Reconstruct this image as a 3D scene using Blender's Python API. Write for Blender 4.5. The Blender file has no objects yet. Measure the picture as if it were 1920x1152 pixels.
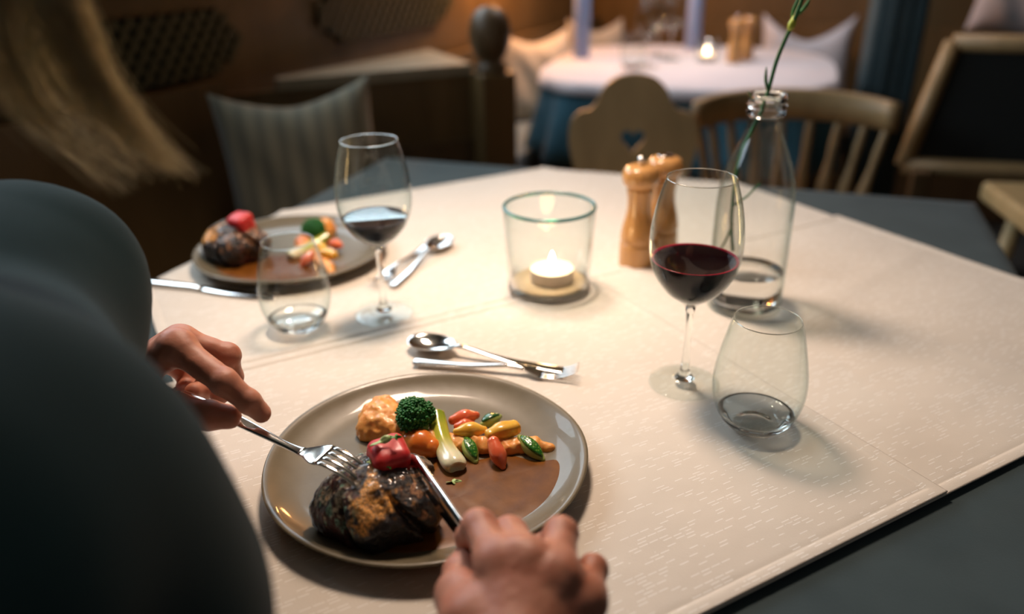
import bpy, bmesh, math, random
import numpy as np
from mathutils import Vector, Matrix, noise as mnoise
PI = math.pi
random.seed(7)
D = bpy.data
COL = bpy.context.scene.collection
sc = bpy.context.scene

# ------------------------------------------------------------------ camera
FPX, PITCH, ROLL, CAMZ = 1500.0, math.radians(25.325), math.radians(-0.86), 1.19
CP, SP = math.cos(PITCH), math.sin(PITCH)
cam = D.cameras.new('camera')
cam_o = D.objects.new('camera', cam); COL.objects.link(cam_o)
cam.sensor_width = 36; cam.lens = 36 * FPX / 1920
cam_o.matrix_world = Matrix.Translation((0, 0, CAMZ)) @ Matrix.Rotation(PI/2 - PITCH, 4, 'X') @ Matrix.Rotation(-ROLL * -1, 4, 'Z')
cam.clip_start = 0.02
cam.dof.use_dof = True
cam.dof.focus_distance = 0.69
cam.dof.aperture_fstop = 2.2
sc.camera = cam_o

# ------------------------------------------------------------------ world, exposure
w = D.worlds.new('world'); sc.world = w; w.use_nodes = True
w.node_tree.nodes['Background'].inputs[0].default_value = (0.35, 0.5, 0.6, 1)
w.node_tree.nodes['Background'].inputs[1].default_value = 0.6
sc.view_settings.view_transform = 'Standard'
sc.view_settings.look = 'None'
sc.view_settings.gamma = 1
sc.view_settings.exposure = 0.26
sc.view_settings.use_curve_mapping = False

# ------------------------------------------------------------------ lights
def area(name, loc, target, size, power, col, size_y=None, spread=None):
    l = D.lights.new(name, 'AREA'); l.energy = power; l.color = col; l.size = size
    if size_y: l.shape = 'RECTANGLE'; l.size_y = size_y
    if spread: l.spread = math.radians(spread)
    o = D.objects.new(name, l); COL.objects.link(o); o.location = loc
    o.rotation_euler = (Vector(target) - Vector(loc)).to_track_quat('-Z', 'Y').to_euler()
    return o
def point(name, loc, r, power, col):
    l = D.lights.new(name, 'POINT'); l.energy = power; l.color = col; l.shadow_soft_size = r
    o = D.objects.new(name, l); COL.objects.link(o); o.location = loc
    return o
# daylight through the window in the panelled wall, ahead and to the left
# (just outside the panes; the window wall runs from (-1.17, 1.08) to (-0.17, 3.05))
area('window_daylight', (-0.529, 2.556, 1.64), (0.45, 2.05, 1.44), 1.12, 13.0, (0.76, 0.88, 1.0), 0.62)
area('window_daylight', (-1.051, 1.531, 1.64), (-0.07, 1.03, 1.44), 0.84, 12.0, (0.76, 0.88, 1.0), 0.55)
# warm ceiling lamp over the back right of the laid table
area('warm_ceiling_lamp', (-0.08, 1.16, 1.74), (0.00, 0.90, 0.75), 0.22, 5.0, (1.0, 0.77, 0.60), spread=110)
# dim cool fill, added to lift the dark parts of the room
area('room_fill', (1.1, -.3, 2.30), (0.0, 1.3, 0.6), 1.6, 1.2, (0.86, 0.93, 1.0), 1.2)
# warm lamp in the far nook
point('nook_lamp', (0.02, 3.17, 1.22), 0.05, 18.0, (1.0, 0.42, 0.12))
area('back_table_fill', (0.55, 3.0, 2.2), (0.6, 2.9, 0.75), 0.4, 7.0, (1.0, 0.88, 0.86), spread=100)  # area light added to brighten the white cloth, glasses and cushion

# ------------------------------------------------------------------ geometry helpers
def PX(px, py, d):
    """point seen at a given direction and depth"""
    a, b = px - 960, py - 576
    cr, sr = math.cos(ROLL), math.sin(ROLL)
    u = (a*cr + b*sr)/FPX; v = (-a*sr + b*cr)/FPX
    return Vector((u*d, d*(CP - v*SP), CAMZ - d*(SP + v*CP)))
def TZ(px, py, z=0.75):
    a, b = px - 960, py - 576
    cr, sr = math.cos(ROLL), math.sin(ROLL)
    v = (-a*sr + b*cr)/FPX
    return PX(px, py, (CAMZ - z)/(SP + v*CP))
def YP(px, py, y):
    a, b = px - 960, py - 576
    v = (-a*math.sin(ROLL) + b*math.cos(ROLL))/FPX
    return PX(px, py, y/(CP - v*SP))

def link(name, me, mat=None, parent=None, smooth=True):
    o = D.objects.new(name, me); COL.objects.link(o)
    if mat: me.materials.append(mat)
    if smooth and len(me.polygons):
        me.polygons.foreach_set('use_smooth', [True]*len(me.polygons))
    if parent: o.parent = parent
    return o
def mesh(name, V, F, mat=None, parent=None, smooth=True, col=None):
    me = D.meshes.new(name)
    me.from_pydata([tuple(map(float, v)) for v in V], [], [tuple(map(int, f)) for f in F])
    me.update()
    if col is not None:
        a = me.color_attributes.new('tint', 'FLOAT_COLOR', 'POINT')
        c = np.ones((len(V), 4), dtype=np.float32); c[:, :3] = col
        a.data.foreach_set('color', c.ravel())
    return link(name, me, mat, parent, smooth)
def tag(o, label=None, cat=None, group=None, kind=None):
    if label: o['label'] = label
    if cat: o['category'] = cat
    if group: o['group'] = group
    if kind: o['kind'] = kind
    return o
def thing(name, label, cat, loc=(0, 0, 0), rz=0, group=None):
    o = D.objects.new(name, None); COL.objects.link(o)
    o.location = loc; o.rotation_euler = (0, 0, rz); o.empty_display_size = 0.02
    return tag(o, label, cat, group)
def dup(root, loc, rz=None, label=None, group=None, rot=None, scale=None):
    def rec(o, par):
        c = o.copy(); COL.objects.link(c)
        if par is not None:
            c.parent = par
        for ch in list(o.children): rec(ch, c)
        return c
    c = rec(root, None)
    c.location = loc
    if rz is not None: c.rotation_euler = (0, 0, rz)
    if rot is not None: c.rotation_euler = rot
    if scale: c.scale = (scale,)*3
    if label: c['label'] = label
    if group: c['group'] = group
    return c

class MB:
    def __init__(s): s.V = []; s.F = []
    def add(s, V, F):
        n = len(s.V); s.V += [tuple(v) for v in V]; s.F += [tuple(i+n for i in f) for f in F]
        return s
    def box(s, c, size, M=None):
        x, y, z = [d/2 for d in size]; c = Vector(c)
        V = [Vector((sx*x, sy*y, sz*z)) for sz in (-1, 1) for sy in (-1, 1) for sx in (-1, 1)]
        if M: V = [M @ v for v in V]
        V = [v + c for v in V]
        return s.add(V, [(0, 2, 3, 1), (4, 5, 7, 6), (0, 1, 5, 4), (2, 6, 7, 3), (0, 4, 6, 2), (1, 3, 7, 5)])
    def rbox(s, c, size, r, M=None, seg=3):
        bm = bmesh.new(); bmesh.ops.create_cube(bm, size=1)
        for v in bm.verts: v.co = Vector((v.co.x*size[0], v.co.y*size[1], v.co.z*size[2]))
        bmesh.ops.bevel(bm, geom=bm.edges[:], offset=r, segments=seg, affect='EDGES', profile=.5)
        c = Vector(c); bm.verts.index_update()
        V = [((M @ v.co) if M else v.co) + c for v in bm.verts]
        F = [[v.index for v in f.verts] for f in bm.faces]; bm.free()
        return s.add(V, F)
    def lathe(s, prof, seg=48, c=(0, 0, 0), closed=False):
        V = []; F = []; n = len(prof); c = Vector(c)
        for r, z in prof:
            for k in range(seg):
                a = 2*PI*k/seg; V.append(c + Vector((r*math.cos(a), r*math.sin(a), z)))
        m = n if closed else n-1
        for i in range(m):
            j = (i+1) % n
            for k in range(seg):
                l = (k+1) % seg
                F.append((i*seg+k, i*seg+l, j*seg+l, j*seg+k))
        if not closed:
            if prof[0][0] > 1e-6: F.append(tuple(range(seg-1, -1, -1)))
            if prof[-1][0] > 1e-6: F.append(tuple((n-1)*seg+k for k in range(seg)))
        return s.add(V, F)
    def tube(s, pts, rad, seg=10, cap=True, flat=None):
        """swept tube; flat = (side vector, width factor list, thickness factor list) ignored when None"""
        pts = [Vector(p) for p in pts]; n = len(pts)
        if not hasattr(rad, '__len__'): rad = [rad]*n
        V = []; F = []; up = None
        for i, p in enumerate(pts):
            t = (pts[min(i+1, n-1)] - pts[max(i-1, 0)]).normalized()
            if up is None:
                up = Vector((0, 0, 1)) if abs(t.z) < .9 else Vector((1, 0, 0))
            sd = t.cross(up).normalized(); up = sd.cross(t).normalized()
            for k in range(seg):
                a = 2*PI*k/seg
                V.append(p + (sd*math.cos(a) + up*math.sin(a))*rad[i])
        for i in range(n-1):
            for k in range(seg):
                l = (k+1) % seg
                F.append((i*seg+k, i*seg+l, (i+1)*seg+l, (i+1)*seg+k))
        if cap:
            F.append(tuple(range(seg-1, -1, -1))); F.append(tuple((n-1)*seg+k for k in range(seg)))
        return s.add(V, F)
    def loft(s, st, seg=14, pw=3.0):
        """stations (x, y, z, width, thickness): superellipse cross-sections in the YZ plane, running along X"""
        V = []; F = []; n = len(st)
        for x, y, z, wd, th in st:
            for k in range(seg):
                a = 2*PI*k/seg; ca, sa = math.cos(a), math.sin(a)
                V.append((x, y + wd/2*math.copysign(abs(ca)**(2/pw), ca), z + th/2*math.copysign(abs(sa)**(2/pw), sa)))
        for i in range(n-1):
            for k in range(seg):
                l = (k+1) % seg
                F.append((i*seg+k, i*seg+l, (i+1)*seg+l, (i+1)*seg+k))
        F.append(tuple(range(seg-1, -1, -1))); F.append(tuple((n-1)*seg+k for k in range(seg)))
        return s.add(V, F)
    def build(s, name, mat, parent=None, smooth=True):
        return mesh(name, s.V, s.F, mat, parent, smooth)

def spline(pts, n=8):
    """Catmull-Rom through tuples of any length"""
    P = [np.array(p, float) for p in pts]; out = []
    for i in range(len(P)-1):
        p0 = P[max(i-1, 0)]; p1 = P[i]; p2 = P[i+1]; p3 = P[min(i+2, len(P)-1)]
        for k in range(n):
            t = k/n
            out.append(.5*((2*p1) + (-p0+p2)*t + (2*p0-5*p1+4*p2-p3)*t*t + (-p0+3*p1-3*p2+p3)*t**3))
    out.append(P[-1]); return out

# ---- signed-distance meshing (surface nets)
def sd_cone(P, a, b, ra, rb):
    a = np.array(a, np.float32); b = np.array(b, np.float32)
    ba = b-a; L = max(float(ba@ba), 1e-12)
    t = np.clip(((P-a)@ba)/L, 0, 1)
    return np.linalg.norm(P-a-t[:, None]*ba, axis=1) - (ra + (rb-ra)*t)
def smin(a, b, k):
    h = np.clip(.5+.5*(b-a)/k, 0, 1)
    return b*(1-h) + a*h - k*h*(1-h)
def sd_ell(P, c, r, R=None):
    q = P - np.array(c, np.float32)
    if R is not None: q = q @ np.array(R, np.float32)
    r = np.array(r, np.float32)
    k0 = np.linalg.norm(q/r, axis=1); k1 = np.linalg.norm(q/(r*r), axis=1)+1e-9
    return k0*(k0-1)/k1
def hash3(i, j, k, s):
    h = np.sin(i*127.1 + j*311.7 + k*74.7 + s*53.3)*43758.5453
    return h - np.floor(h)
def vnoise(P, sc_, seed=0):
    q = P*sc_; i = np.floor(q); f = q-i; f = f*f*(3-2*f); r = 0
    for dx in (0, 1):
        for dy in (0, 1):
            for dz in (0, 1):
                wgt = (f[:, 0] if dx else 1-f[:, 0])*(f[:, 1] if dy else 1-f[:, 1])*(f[:, 2] if dz else 1-f[:, 2])
                r = r + wgt*hash3(i[:, 0]+dx, i[:, 1]+dy, i[:, 2]+dz, seed)
    return r*2-1
def nets(fn, lo, hi, vox):
    lo = np.array(lo, float); hi = np.array(hi, float)
    n = np.maximum(np.ceil((hi-lo)/vox).astype(int)+1, 3)
    ax = [lo[i] + np.arange(n[i])*vox for i in range(3)]
    G = np.stack(np.meshgrid(*ax, indexing='ij'), -1).reshape(-1, 3)
    F = np.empty(len(G))
    for s in range(0, len(G), 400000): F[s:s+400000] = fn(G[s:s+400000])
    F = F.reshape(n); S = F < 0
    acc = np.zeros((*(n-1), 3)); cnt = np.zeros(n-1)
    base = np.stack(np.meshgrid(*[np.arange(m-1) for m in n], indexing='ij'), -1).astype(float)
    cs = [(0, 0, 0), (1, 0, 0), (0, 1, 0), (1, 1, 0), (0, 0, 1), (1, 0, 1), (0, 1, 1), (1, 1, 1)]
    def corner(A, c): return A[c[0]:n[0]-1+c[0], c[1]:n[1]-1+c[1], c[2]:n[2]-1+c[2]]
    for a in range(8):
        for b in range(a+1, 8):
            d = [cs[b][i]-cs[a][i] for i in range(3)]
            if sum(map(abs, d)) != 1: continue
            fa, fb = corner(F, cs[a]), corner(F, cs[b])
            m = (fa < 0) != (fb < 0)
            t = np.where(m, fa/np.where(m, fa-fb, 1), 0)
            p = np.array(cs[a], float) + t[..., None]*np.array(d, float)
            acc += np.where(m[..., None], p, 0); cnt += m
    act = cnt > 0; idx = -np.ones(n-1, int); idx[act] = np.arange(act.sum())
    V = lo + (base[act] + acc[act]/cnt[act][:, None])*vox
    Q = []
    for d in range(3):
        u, v = (d+1) % 3, (d+2) % 3
        sl0 = [slice(None)]*3; sl1 = [slice(None)]*3
        sl0[d] = slice(0, n[d]-1); sl1[d] = slice(1, n[d])
        A, B = S[tuple(sl0)], S[tuple(sl1)]
        I = np.argwhere(A != B)
        ok = (I[:, u] > 0) & (I[:, v] > 0) & (I[:, u] < n[u]-1) & (I[:, v] < n[v]-1)
        I = I[ok]
        if not len(I): continue
        flip = A[tuple(I.T)]
        def cell(du, dv):
            J = I.copy(); J[:, u] -= du; J[:, v] -= dv; return idx[tuple(J.T)]
        q = np.stack([cell(1, 1), cell(0, 1), cell(0, 0), cell(1, 0)], 1)
        q[~flip] = q[~flip][:, ::-1]
        Q.append(q)
    return V, np.concatenate(Q)

# ------------------------------------------------------------------ material helpers
def mat(name, col=(.5, .5, .5), rough=.5, metal=0., spec=.5, coat=0., sheen=0., sss=0., ssr=None, trans=0., ior=1.45, emit=None, estr=0.):
    m = D.materials.new(name); m.use_nodes = True
    b = m.node_tree.nodes['Principled BSDF']
    b.inputs['Base Color'].default_value = (*col, 1)
    b.inputs['Roughness'].default_value = rough
    b.inputs['Metallic'].default_value = metal
    b.inputs['Specular IOR Level'].default_value = spec
    b.inputs['Coat Weight'].default_value = coat
    b.inputs['Coat Roughness'].default_value = .08
    b.inputs['Sheen Weight'].default_value = sheen
    b.inputs['Transmission Weight'].default_value = trans
    b.inputs['IOR'].default_value = ior
    if sss:
        b.inputs['Subsurface Weight'].default_value = sss
        b.inputs['Subsurface Radius'].default_value = ssr or (1, .3, .15)
        b.inputs['Subsurface Scale'].default_value = .006
    if emit:
        b.inputs['Emission Color'].default_value = (*emit, 1)
        b.inputs['Emission Strength'].default_value = estr
    return m
def N(m, t, **kw):
    n = m.node_tree.nodes.new(t)
    for k, v in kw.items(): setattr(n, k, v)
    return n
def L(m, a, b): m.node_tree.links.new(a, b)
def BS(m): return m.node_tree.nodes['Principled BSDF']
def ramp(m, fac, stops):
    r = N(m, 'ShaderNodeValToRGB'); cr = r.color_ramp
    while len(cr.elements) < len(stops): cr.elements.new(.5)
    for e, (p, c) in zip(cr.elements, stops): e.position = p; e.color = (*c, 1)
    L(m, fac, r.inputs[0]); return r.outputs[0]
def coords(m, scale=(1, 1, 1), rot=(0, 0, 0), kind='Object'):
    tc = N(m, 'ShaderNodeTexCoord'); mp = N(m, 'ShaderNodeMapping')
    mp.inputs['Scale'].default_value = scale; mp.inputs['Rotation'].default_value = rot
    L(m, tc.outputs[kind], mp.inputs[0]); return mp.outputs[0]
def noise_(m, vec, scale, detail=4, rough=.5, dist=0):
    n = N(m, 'ShaderNodeTexNoise'); n.inputs['Scale'].default_value = scale
    n.inputs['Detail'].default_value = detail; n.inputs['Roughness'].default_value = rough
    n.inputs['Distortion'].default_value = dist
    if vec: L(m, vec, n.inputs['Vector'])
    return n.outputs['Fac']
def bump(m, h, strength=.3, dist=.001):
    b = N(m, 'ShaderNodeBump'); b.inputs['Strength'].default_value = strength; b.inputs['Distance'].default_value = dist
    L(m, h, b.inputs['Height']); L(m, b.outputs[0], BS(m).inputs['Normal']); return b
def math_(m, op, a, b=None, c=None):
    n = N(m, 'ShaderNodeMath', operation=op)
    for i, x in enumerate((a, b, c)):
        if x is None: continue
        if isinstance(x, (int, float)): n.inputs[i].default_value = x
        else: L(m, x, n.inputs[i])
    return n.outputs[0]

def mottled(name, c1, c2, scale=30, rough=.5, bs=.2, bd=.0006, **kw):
    m = mat(name, c1, rough, **kw); v = coords(m)
    f = noise_(m, v, scale, 5)
    L(m, ramp(m, f, [(.35, c1), (.65, c2)]), BS(m).inputs['Base Color'])
    bump(m, noise_(m, v, scale*3, 4), bs, bd)
    return m
def wood(name, c1, c2, scale=6, rough=.45, stretch=(1, 1, .12), coat=0.):
    m = mat(name, c1, rough, coat=coat)
    v = coords(m, stretch)
    f = noise_(m, v, scale*4, 6, .6, .8)
    L(m, ramp(m, f, [(.3, c1), (.7, c2)]), BS(m).inputs['Base Color'])
    bump(m, f, .15, .0006)
    return m
def fabric(name, c1, c2=None, rough=.95, scale=900, sheen=.3, bs=.35):
    c2 = c2 or tuple(x*.8 for x in c1)
    m = mat(name, c1, rough, sheen=sheen, spec=.15); v = coords(m)
    wv = N(m, 'ShaderNodeTexNoise'); wv.inputs['Scale'].default_value = scale; L(m, v, wv.inputs['Vector'])
    f = noise_(m, v, 14, 4)
    L(m, ramp(m, f, [(.35, c1), (.65, c2)]), BS(m).inputs['Base Color'])
    bump(m, wv.outputs['Fac'], bs, .0006)
    return m

# thin clear glass: light passes straight through, the Fresnel part is mirrored
def thin_glass(name, tint=(.97, .985, .98), edge=(.80, .88, .87), power=3.0):
    m = D.materials.new(name); m.use_nodes = True; nt = m.node_tree; nt.nodes.clear()
    out = N(m, 'ShaderNodeOutputMaterial'); mix = N(m, 'ShaderNodeMixShader')
    tr = N(m, 'ShaderNodeBsdfTransparent'); gl = N(m, 'ShaderNodeBsdfGlossy'); gl.inputs['Roughness'].default_value = .01
    lw = N(m, 'ShaderNodeLayerWeight'); lw.inputs['Blend'].default_value = .5
    p = math_(m, 'POWER', lw.outputs['Facing'], power)
    c = ramp(m, p, [(0, tint), (1, edge)])
    fres = math_(m, 'ADD', .022, math_(m, 'MULTIPLY', .9, math_(m, 'POWER', lw.outputs['Facing'], 5.)))
    L(m, c, tr.inputs[0])
    L(m, fres, mix.inputs[0]); L(m, tr.outputs[0], mix.inputs[1]); L(m, gl.outputs[0], mix.inputs[2])
    L(m, mix.outputs[0], out.inputs[0])
    return m
M = {}
M['glass'] = thin_glass('clear_glass')
M['glass_solid'] = mat('solid_glass', (.98, 1, .99), 0.0, trans=1., ior=1.5)
M['glass_teal'] = mat('teal_rim_glass', (.06, .30, .32), .03, trans=.7, ior=1.5)
M['wine'] = mat('red_wine', (.006, .0015, .004), .03, spec=.0)
v = M['wine']
tc = coords(v); gx = N(v, 'ShaderNodeSeparateXYZ'); L(v, tc, gx.inputs[0])
r2 = math_(v, 'SQRT', math_(v, 'ADD', math_(v, 'MULTIPLY', gx.outputs[0], gx.outputs[0]), math_(v, 'MULTIPLY', gx.outputs[1], gx.outputs[1])))
geo = N(v, 'ShaderNodeNewGeometry'); gn = N(v, 'ShaderNodeSeparateXYZ'); L(v, geo.outputs['Normal'], gn.inputs[0])
topf = math_(v, 'GREATER_THAN', gn.outputs[2], .7)
mr = N(v, 'ShaderNodeMapRange'); L(v, r2, mr.inputs[0]); mr.inputs[1].default_value = .0385; mr.inputs[2].default_value = .0425
edge = math_(v, 'MULTIPLY', topf, mr.outputs[0])
L(v, math_(v, 'MULTIPLY', topf, .5), BS(v).inputs['Specular IOR Level'])
L(v, ramp(v, edge, [(0, (.005, .0012, .003)), (1, (.42, .004, .035))]), BS(v).inputs['Base Color'])
M['steel'] = mat('polished_steel', (.78, .77, .75), .13, metal=1.)
v = M['steel']; bump(v, noise_(v, coords(v), 60, 2), .04, .0005)
M['steel_dark'] = M['steel']
M['skin'] = mat('skin', (.52, .25, .17), .48, sss=.25, ssr=(1, .35, .2))
v = M['skin']; cv = coords(v)
f1 = noise_(v, cv, 45, 4); L(v, ramp(v, f1, [(.3, (.46, .165, .10)), (.7, (.56, .25, .165))]), BS(v).inputs['Base Color'])
bump(v, noise_(v, cv, 520, 5, .65), .35, .0005)
M['nail'] = mat('fingernail', (.60, .33, .26), .25, coat=.3)
M['sweater'] = fabric('dark_teal_knit', (.003, .021, .027), (.002, .017, .022), sheen=.05, scale=600)
M['hair'] = mat('blond_hair', (.60, .48, .26), .6)
M['trouser'] = fabric('dark_denim', (.02, .03, .05))
# plate glaze
M['plate'] = mat('taupe_glaze', (.18, .15, .105), .36, coat=.3, spec=.35)
BS(M['plate']).inputs['Coat Roughness'].default_value = .04
v = M['plate']; cv = coords(v)
f1 = noise_(v, cv, 18, 5, .6); L(v, ramp(v, f1, [(.3, (.135, .108, .066)), (.7, (.178, .145, .092))]), BS(v).inputs['Base Color'])
bump(v, noise_(v, cv, 38, 3), .25, .0012)
# cream damask with short raised dashes
def damask():
    m = mat('cream_woven_cotton', (.72, .66, .60), .85, spec=.2, sheen=.15)
    tc = N(m, 'ShaderNodeTexCoord'); mp = N(m, 'ShaderNodeMapping'); mp.inputs['Rotation'].default_value = (0, 0, -math.radians(28.6))
    L(m, tc.outputs['Object'], mp.inputs[0])
    s = N(m, 'ShaderNodeSeparateXYZ'); L(m, mp.outputs[0], s.inputs[0])
    rows = math_(m, 'MULTIPLY', s.outputs[1], 1/.0034); rf = math_(m, 'FLOOR', rows)
    wn = N(m, 'ShaderNodeTexWhiteNoise', noise_dimensions='1D'); L(m, rf, wn.inputs['W'])
    cols = math_(m, 'ADD', math_(m, 'MULTIPLY', s.outputs[0], 1/.0100), math_(m, 'MULTIPLY', wn.outputs['Value'], 37.))
    cf = math_(m, 'FLOOR', cols)
    cb = N(m, 'ShaderNodeCombineXYZ'); L(m, cf, cb.inputs[0]); L(m, rf, cb.inputs[1])
    w2 = N(m, 'ShaderNodeTexWhiteNoise', noise_dimensions='2D'); L(m, cb.outputs[0], w2.inputs['Vector'])
    on = math_(m, 'GREATER_THAN', w2.outputs['Value'], math_(m, 'ADD', .55, math_(m, 'MULTIPLY', noise_(m, mp.outputs[0], 60, 2), .38)))
    fy = math_(m, 'SUBTRACT', math_(m, 'FRACT', rows), .5); fy = math_(m, 'LESS_THAN', math_(m, 'ABSOLUTE', fy), .15)
    fx = math_(m, 'SUBTRACT', math_(m, 'FRACT', cols), .5); fx = math_(m, 'LESS_THAN', math_(m, 'ABSOLUTE', fx), .42)
    d = math_(m, 'MULTIPLY', on, math_(m, 'MULTIPLY', fx, fy))
    f = noise_(m, mp.outputs[0], 5, 3)
    base = ramp(m, f, [(.3, (.67, .60, .52)), (.7, (.72, .65, .565))])
    mx = N(m, 'ShaderNodeMix', data_type='RGBA'); L(m, math_(m, 'MULTIPLY', d, .75), mx.inputs['Factor']); L(m, base, mx.inputs['A']); mx.inputs['B'].default_value = (.93, .89, .84, 1)
    L(m, mx.outputs['Result'], BS(m).inputs['Base Color'])
    weave = noise_(m, mp.outputs[0], 900, 2)
    h = math_(m, 'ADD', math_(m, 'MULTIPLY', d, 1.), math_(m, 'MULTIPLY', weave, .25))
    h = math_(m, 'ADD', h, math_(m, 'MULTIPLY', noise_(m, mp.outputs[0], 9, 3), 6.0))
    bump(m, h, .9, .0008)
    return m
M['cream'] = damask()
M['slate'] = fabric('slate_linen', (.055, .078, .086), (.046, .066, .073), scale=700, sheen=.1)
M['whitecloth'] = fabric('white_cloth', (.56, .53, .56), (.52, .49, .52))
M['bluecloth'] = fabric('blue_cloth', (.05, .15, .21), (.04, .12, .17))
M['wood_dark'] = wood('dark_stained_wood', (.075, .043, .018), (.12, .07, .030), 3)
M['wood_panel'] = wood('brown_panel_wood', (.11, .066, .024), (.165, .10, .040), 2, stretch=(1, 1, .15))
M['wood_lattice'] = wood('olive_lattice_wood', (.052, .047, .020), (.075, .065, .028), 3)
M['wood_chair'] = wood('light_oak', (.30, .19, .085), (.40, .26, .12), 4)
M['wood_pale'] = wood('pale_beech', (.42, .29, .13), (.52, .38, .19), 4)
M['wood_mill'] = wood('polished_beech', (.50, .24, .075), (.62, .33, .12), 10, .25, (1, 1, .25), coat=.6)
M['black'] = mat('black_upholstery', (.008, .009, .008), .7)
M['void'] = mat('dark_backing', (.006, .007, .005), .9)
M['cushion'] = fabric('grey_green_linen', (.20, .20, .16), (.16, .165, .135), scale=300)
M['cushion_cream'] = fabric('cream_linen', (.50, .44, .36), (.44, .39, .32), scale=300)
M['cushion_white'] = fabric('white_linen', (.62, .60, .64), (.55, .54, .58), scale=300)
M['pad'] = fabric('blue_grey_pad', (.18, .23, .25))
M['blue_wax'] = mat('blue_wax', (.22, .30, .50), .5, sss=.3)
M['white_wax'] = mat('white_wax', (.85, .72, .55), .5, sss=.6, emit=(1, .62, .30), estr=.0)
M['tin'] = mat('tin_cup', (.7, .7, .7), .35, metal=.9)
M['sand'] = mottled('tan_disc', (.55, .40, .22), (.62, .47, .28), 200, .8)
M['flame'] = mat('flame', (1, .8, .5), .5, emit=(1, .62, .28), estr=40)
M['lit_wax'] = mat('glowing_wax', (1, .85, .6), .5, emit=(1, .74, .42), estr=1.1)  # wax emits by itself, standing in for flame light inside it
M['wick'] = mat('wick', (.03, .02, .02), .9)
M['plaster'] = mottled('dim_plaster', (.20, .18, .13), (.23, .20, .15), 6, .9)
M['floor'] = wood('floor_boards', (.05, .035, .02), (.08, .055, .03), 2)
M['column'] = mottled('slate_blue_paint', (.045, .075, .085), (.035, .06, .07), 8, .6)
M['water'] = mat('water', (1, 1, 1), 0, trans=1., ior=1.33)
M['stem'] = mottled('green_stem', (.02, .10, .03), (.03, .15, .05), 200, .4)
M['stem_node'] = mat('stem_node', (.35, .42, .05), .45)
M['leaf'] = mottled('leaf_green', (.03, .13, .03), (.06, .2, .05), 100, .5)

# ------------------------------------------------------------------ room
A0 = Vector((-.667, 2.065, 0)); WD = Vector((.454, .891, 0)); WN = Vector((.891, -.454, 0))   # left wall: origin, run, inward normal
def wl(s, n=0, z=0): return A0 + WD*s + WN*n + Vector((0, 0, z))
def slab(name, p, q, z0, z1, th, out, m, parent=None, kind='structure'):
    """vertical board from p to q, thickness th to the 'out' side"""
    p = Vector(p); q = Vector(q); o = Vector(out)*th
    V = [p, q, q+o, p+o]; V = [Vector((a.x, a.y, z0)) for a in V] + [Vector((a.x, a.y, z1)) for a in V]
    ob = mesh(name, V, [(0, 3, 2, 1), (4, 5, 6, 7), (0, 1, 5, 4), (1, 2, 6, 5), (2, 3, 7, 6), (3, 0, 4, 7)], m, parent, False)
    if kind: ob['kind'] = kind
    return ob
HT = 2.45
CB = wl(2.4)                         # corner of left and back walls
BR = CB + WN*3.6                     # back-right corner
mb = MB(); mb.box((.6, 1.2, -.05), (7.5, 8.5, .1)); mb.build('floor', M['floor'], smooth=False)['kind'] = 'structure'
mb = MB(); mb.box((.6, 1.2, HT+.05), (7.5, 8.5, .1)); mb.build('ceiling', M['plaster'], smooth=False)['kind'] = 'structure'
# left wall with a window opening
WS0, WS1, WZ0, WZ1 = -.10, 1.10, 1.28, 2.00
wlm = MB()
def wbox(s0, s1, z0, z1, n0=-.12, n1=0):
    R = Matrix(((WD.x, WN.x, 0), (WD.y, WN.y, 0), (0, 0, 1)))
    c = wl((s0+s1)/2, (n0+n1)/2, (z0+z1)/2)
    return c, (s1-s0, n1-n0, z1-z0), R
WR = Matrix(((WD.x, WN.x, 0), (WD.y, WN.y, 0), (0, 0, 1)))
WT0, WT1 = -1.10, -.20
for s0, s1, z0, z1 in ((-4.2, WT0, 0, HT), (WT1, WS0, 0, HT), (WT0, WT1, 0, WZ0), (WT0, WT1, WZ1, HT), (WS1, 2.52, 0, HT), (WS0, WS1, 0, WZ0), (WS0, WS1, WZ1, HT)):
    c, sz, R = wbox(s0, s1, z0, z1); wlm.box(c, sz, R)
wlm.build('wall_left', M['wood_panel'], smooth=False)['kind'] = 'structure'
for nm, a0, a1 in (('window_1', WS0, WS1), ('window_2', WT0, WT1)):
    wf = MB()
    for s0, s1, z0, z1 in ((a0, a1, WZ0, WZ0+.05), (a0, a1, WZ1-.05, WZ1), (a0, a0+.05, WZ0, WZ1), (a1-.05, a1, WZ0, WZ1), ((a0+a1)/2-.02, (a0+a1)/2+.02, WZ0, WZ1)):
        c, sz, R = wbox(s0, s1, z0, z1, -.09, -.05); wf.box(c, sz, R)
    wfo = wf.build(nm, M['wood_pale'], smooth=False); wfo['kind'] = 'structure'
    c, sz, R = wbox(a0+.05, a1-.05, WZ0+.05, WZ1-.05, -.075, -.07)
    mb = MB(); mb.box(c, sz, R); mb.build('pane', M['glass'], wfo, False)
slab('wall_back', CB - WN*.12, BR, 0, HT, .12, WD, M['wood_panel'])
E2 = Vector((.325, .946, 0)); E1 = Vector((.946, -.325, 0))
slab('wall_right', BR, Vector((3.3, -2.6, 0)), 0, HT, .12, (1, 0, 0), M['wood_dark'])
slab('wall_front', Vector((-2.6, -2.6, 0)), Vector((3.3, -2.6, 0)), 0, HT, .12, (0, -1, 0), M['plaster'])
slab('trim_1', wl(-3.6, .0), wl(2.38, .0), 1.10, 1.15, .03, WN, M['wood_dark'])
# slate blue post at the right of the back table
pc = PX(1660, 150, 2.75)
mb = MB(); mb.rbox((pc.x, pc.y, HT/2), (.17, .15, HT), .02, Matrix.Rotation(-.3, 3, 'Z'))
for dx in (-.05, 0., .05): mb.box((pc.x+dx, pc.y-.08, HT/2), (.012, .012, HT), Matrix.Rotation(-.3, 3, 'Z'))
mb.build('trim_3', M['column'], smooth=False)['kind'] = 'structure'

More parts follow.
